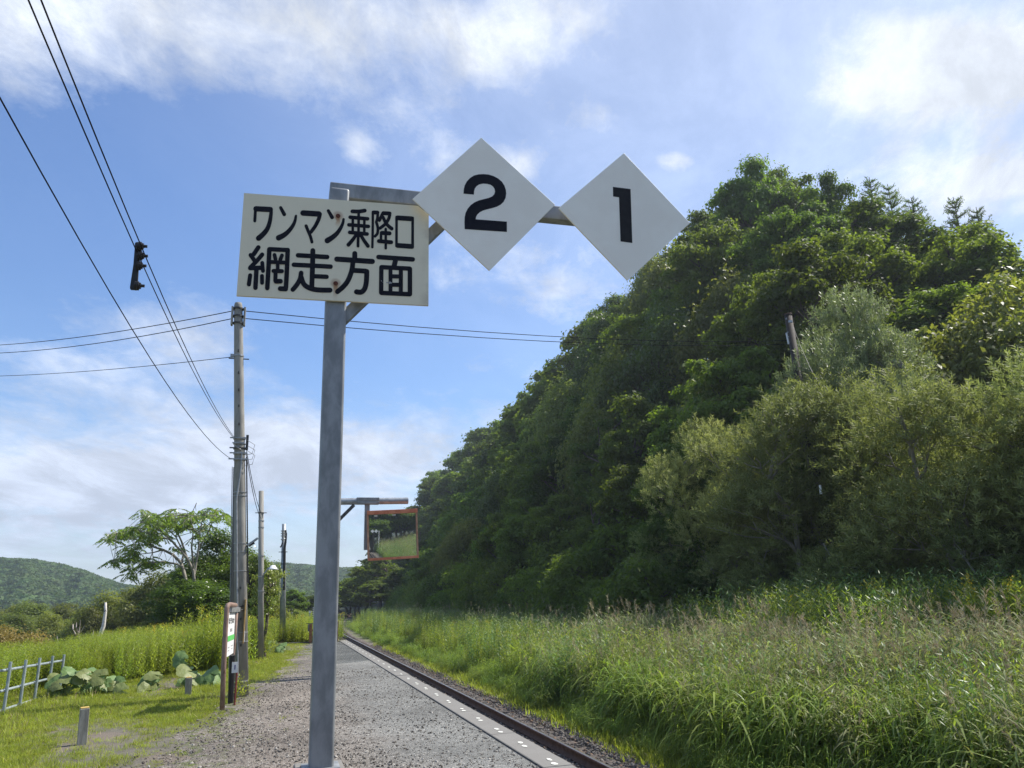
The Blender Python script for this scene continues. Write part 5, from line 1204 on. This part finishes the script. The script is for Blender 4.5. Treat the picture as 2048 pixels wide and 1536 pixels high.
# ------------------------------------------------------------------ station name sign
YS = 13.5; bS = atY(447, 1418, YS); ns = empty('station_name_sign', (bS[0], bS[1], 0), 'station name board edge-on in a rusty brown pipe frame at the left of the gravel', 'sign'); BS = np.array([bS[0], bS[1], 0])
sY = lambda x, y, d=0: atY(424+x/6.4, 1190+y/6.4, YS+d)-BS
# the frame is a pipe loop seen at a grazing angle: it runs back along the track
lf = [sY(130, 1470), sY(150, 900), sY(175, 400), sY(190, 170), sY(200, 135), sY(225, 122, .15), sY(300, 132, .9)]
lf[0][2] = -.05
MB().tube(lf, .038, 12).build('pipe_frame', M['rustpipe'], ns, smooth=True)
MB().tube([sY(312, 230, 1.0), sY(290, 500, 1.0), sY(270, 750, 1.0), [sY(238, 1340, 1.0)[0], sY(238, 1340, 1.0)[1], -.03]], .032, 10).build('far_leg', M['rustpipe'], ns, smooth=True)
MB().tube([sY(262, 770, .6), [sY(240, 1340, .7)[0], sY(240, 1340, .7)[1], -.03]], .045, 8).build('dark_leg', M['black'], ns)
PL = [sY(215, 225, .12), sY(297, 222, .85), sY(272, 742, .85), sY(188, 795, .12)]
mb = MB(); th = np.array([-.012, .002, 0]); mb.add([p for p in PL]+[p+th for p in PL], [(0, 1, 2, 3), (7, 6, 5, 4), (0, 4, 5, 1), (1, 5, 6, 2), (2, 6, 7, 3), (3, 7, 4, 0)]); panel = mb.build('panel', M['white'], ns)
def onp(u, v, off=-.004):
    a_ = PL[0]*(1-u)+PL[1]*u; b_ = PL[3]*(1-u)+PL[2]*u; p = a_*(1-v)+b_*v; nn = np.cross(PL[1]-PL[0], PL[3]-PL[0]); nn /= np.linalg.norm(nn)
    if nn.dot(CAM-BS-p) < 0: nn = -nn
    return p+nn*(-off)
def pquad(mb, u0, u1, v0, v1): mb.add([onp(u0, v0), onp(u1, v0), onp(u1, v1), onp(u0, v1)], [(0, 1, 2, 3)])
mb = MB(); pquad(mb, .0, 1, .535, .66); mb.build('green_band', M['green'], panel)
def pstroke(mb, pts, w):
    for i in range(len(pts)-1):
        (x0, y0), (x1, y1) = pts[i], pts[i+1]; dx, dy = x1-x0, y1-y0; l_ = math.hypot(dx, dy*.9)+1e-6; nx_, ny_ = -dy/l_*w, dx/l_*w
        mb.add([onp(x0+nx_, y0+ny_), onp(x1+nx_, y1+ny_), onp(x1-nx_, y1-ny_), onp(x0-nx_, y0-ny_)], [(0, 1, 2, 3)])
# four hiragana of the name, coarse
K = {'ho': [[(.1, 0), (.08, .9)], [(.3, .1), (.95, .1)], [(.3, .4), (.95, .4)], [(.65, .1), (.65, .85), (.4, .95), (.35, .75), (.9, .85)]],
     'so': [[(.2, .05), (.8, .05), (.2, .4), (.95, .4)], [(.6, .4), (.35, .65), (.5, .92), (.8, .95)]],
     'o': [[(.05, .25), (.65, .25)], [(.35, 0), (.35, .85), (.1, .9), (.1, .65), (.6, .5), (.9, .65), (.8, .9)], [(.75, .1), (.95, .3)]],
     'ka': [[(.05, .3), (.6, .3), (.6, .85), (.45, .95)], [(.35, 0), (.1, .95)], [(.8, .15), (.95, .5)]]}
mb = MB()
for i, ch in enumerate(('ho', 'so', 'o', 'ka')):
    for st_ in K[ch]: pstroke(mb, [(.08+.215*i+.18*a_, .13+.13*b_) for a_, b_ in st_], .013)
mb.build('station_name', M['ink'], panel)
mb = MB()
for i in (0, 1): pquad(mb, .36+.17*i, .42+.17*i, .375, .45)
mb.build('kanji_name', M['ink1'], panel)
mb = MB()
for (u, v, w_) in ((.1, .79, .22), (.55, .78, .3), (.12, .86, .2), (.6, .85, .2)): pquad(mb, u, u+w_, v, v+.022)
mb.build('small_print', M['grey_print'], panel)
mb = MB(); bar(mb, sY(235, 190, .2), sY(345, 185, 1.2), .05, .07); mb.build('hinge_bracket', M['band'], ns)
# bundle tying sign to pole
mb = MB(); mb.tube([sY(300, 190, 1.0), sY(350, 160, 1.4), sY(400, 140, 1.5)], .014, 6); mb.tube([sY(310, 200, 1.0), sY(420, 185, 1.5)], .010, 6); mb.build('strap', M['iron'], ns)

# little white sign on red stake
e0 = atY(469, 1407, 13.85); e = empty('stake_sign', (e0[0], e0[1], 0), 'small white card with a blue stroke on a dark red stake', 'sign'); BE = np.array([e0[0], e0[1], 0])
s2 = lambda x, y, Y=13.85: atY(424+x/6.4, 1190+y/6.4, Y)-BE
MB().tube([(0, 0, -.05), s2(318, 990)], .016, 8).build('stake', M['redpipe'], e)
PLq = [s2(258, 858), s2(334, 854), s2(330, 992), s2(250, 998)]
mb = MB(); mb.prism([p+np.array([0, -.02, 0]) for p in PLq], .006); cardo = mb.build('card', M['white'], e)
mb = MB(); mb.prism([s2(x, y)+np.array([0, -.021, 0]) for x, y in ((289, 895), (303, 893), (299, 952), (287, 955))], .001, -.002); mb.build('blue_stroke', M['blue'], cardo)
# tuft of weeds round the sign foot
wt = weed_proto(40, .45, 7, .10, [L['lawn'], L['yellow']], 0, .09, .03, 14); wt.location = (bS[0]+.22, 14.6, 0); wt.name = 'weed_tuft'; tag(wt, 'small weed climbing at the foot of the station name sign', 'weed')

# ------------------------------------------------------------------ timber stubs, fence, gate and small far posts
def stub(px, py, Y, wpx, hpx, label, tilt):
    p = atY(px, py, Y); w_ = wpx/F*Y; h_ = hpx/F*Y*1.0; e = empty('timber_stub', (p[0], p[1], 0), label, 'post', 'short timber stubs in the lawn', tilt)
    o = MB().box(-w_/2, w_/2, -w_/2, w_/2, -.05, h_).build('post', M['stub'], e, bevel=.006)
    MB().box(-w_/2+.004, w_/2-.004, -w_/2+.004, w_/2-.004, h_+.001, h_+.012).build('lichen_cap', M['lichen'], e, bevel=.004)
    e.rotation_euler = (R(2), R(-1.5), tilt)
stub(164, 1485, 11.2, 14, 54, 'short weathered timber stub with yellow lichen top, nearest in the lawn', .25)
stub(376, 1391, 15.8, 10, 29, 'short pale timber stub in the grass before the butterbur', .2)
fe = empty('pipe_fence', (-4, 15, 0), 'low fence of pale grey-blue steel pipes at the left edge of the lawn', 'fence')
tops = [(-4, 13.0, .82), (-4, 13.9, .79), (-4, 14.80, .767), (-4, 15.64, .74), (-4, 16.49, .716), (-4, 17.38, .693), (-4, 18.25, .663)]
for x, y, z in tops: MB().tube([(0, y-15, -.35), (.012, y-15, z)], .024, 10).build('fence_post', M['fence'], fe)
def zr(y, a_): return a_[0]+(y-14.4)/(18.4-14.4)*(a_[1]-a_[0])
for a_, ye_ in (((.657, .540), 18.42), ((.347, .255), 18.0), ((.05, -.04), 17.6)):
    MB().tube([(-.045, 12.4-15, zr(12.4, a_)), (-.045, ye_-15, zr(ye_, a_))], .021, 10).build('fence_rail', M['fence'], fe)
    for x, y, z in tops:
        if y < ye_: yy = y+.14; MB().tube([(-.045+.034*math.cos(k*.8), yy-15, zr(yy, a_)+.034*math.sin(k*.8)) for k in range(9)], .007, 5).build('clamp_ring', M['clamp'], fe)
# gate at the end of the platform
YG = 31.3; g0 = atY(616, 1288, YG); e = empty('platform_gate', (g0[0], YG, 0), 'rusty brown barrier gate closing off the far end of the platform', 'gate'); BG = np.array([g0[0], YG, 0])
G6 = lambda x, y: atY(560+x/12.8, 1180+y/12.8, YG)-BG
gl, gm, gr = G6(705, 0)[0], G6(860, 0)[0], G6(1470, 0)[0]
def gb(name, x0, x1, yA, yB, mat, dy=0): 
    a_, b_ = G6(900, yA)[2], G6(900, yB)[2]; MB().box(x0, x1, -.04+dy, .04+dy, min(a_, b_), max(a_, b_)).build(name, mat, e)
gb('top_rail', gl, gr+.05, 845, 862, M['iron'])
gb('gate_post', G6(745, 1200)[0], G6(815, 1200)[0], 865, 1400, M['gatewood'])
gb('gate_post', G6(1455, 1200)[0], G6(1485, 1200)[0], 830, 1420, M['gatewood'])
for ya, yb in ((1010, 1050), (1180, 1225), (1300, 1390)): gb('plank', G6(750, 1200)[0], G6(1440, 1200)[0], ya, yb, M['gatewood'], .06)
gb('grey_box', G6(700, 1200)[0], G6(742, 1200)[0], 870, 1050, M['dark_pole'], -.05)
MB().tube([(gl-1.0, 0, .03), (gr, 0, .03)], .03, 6).build('ground_beam', M['iron'], e)
def smallpost(name, px, y0, y1, Y, r_, mat, label, cat, cap=None):
    a_ = atY(px, y1, Y); b_ = atY(px, y0, Y); e = empty(name, (a_[0], a_[1], a_[2]-.5), label, cat); MB().tube([(0, 0, 0), (0, 0, b_[2]-a_[2]+.5)], r_, 8).build('shaft', mat, e)
    return e, b_[2]-a_[2]+.5
for px, y0, y1, Y, lab in ((583, 1218, 1236, 60, 'black and white striped crossing pole left of the platform gate, in the distance'), (626, 1215, 1238, 58, 'black and white striped crossing pole just left of the sign post, in the distance')):
    a_ = atY(px, y1, Y); h_ = atY(px, y0, Y)[2]-a_[2]; e = empty('striped_pole', (a_[0], a_[1], a_[2]), lab, 'crossing pole', 'striped crossing poles')
    n = 12
    for k in range(n): MB().tube([(0, 0, h_*k/n), (0, 0, h_*(k+1)/n)], .05, 8, caps=False).build('stripe', M['white'] if k % 2 else M['black'], e)
    MB().tube([(0, 0, -1.2), (0, 0, 0)], .045, 8).build('shaft', M['galv2'], e)
e, h_ = smallpost('lamp_post', 619, 1226, 1245, 50, .035, M['galv2'], 'small pale post with a lamp head beyond the gate', 'lamp post'); MB().tube([(.0, 0, h_), (.02, 0, h_+.12)], [.06, .08], 8).build('lamp_head', M['lampwhite'], e)
smallpost('marker_post', 534, 1232, 1256, 36, .055, M['galv2'], 'short grey marker post in the weeds right of the second pole', 'marker post')
e, h_ = smallpost('marker_post', 608, 1270, 1284, 33, .02, M['gatewood'], 'thin stake with a white cap in the goldenrod before the gate', 'marker post'); MB().tube([(0, 0, h_-.05), (-.02, 0, h_+.16)], [.05, .04], 8).build('cap', M['lampwhite'], e)
e, h_ = smallpost('marker_post', 577.5, 1245, 1256, 45, .04, M['lampwhite'], 'tiny white marker post right of the third pole', 'marker post')

# ------------------------------------------------------------------ air
m = bpy.data.materials.new('haze_air'); m.use_nodes = True; m.node_tree.nodes.clear(); nb = NB(m.node_tree)
pv = nb.n('ShaderNodeVolumePrincipled'); pv.inputs['Color'].default_value = (.80, .90, 1, 1); pv.inputs['Density'].default_value = .00042; pv.inputs['Anisotropy'].default_value = .3
o = nb.n('ShaderNodeOutputMaterial'); nb.link(pv.outputs[0], o.inputs['Volume'])
hz = MB().box(-1600, 1600, -1600, 1600, -6, 60).build('haze', m); tag(hz, 'thin pale summer haze in the air', 'haze', None, 'stuff')
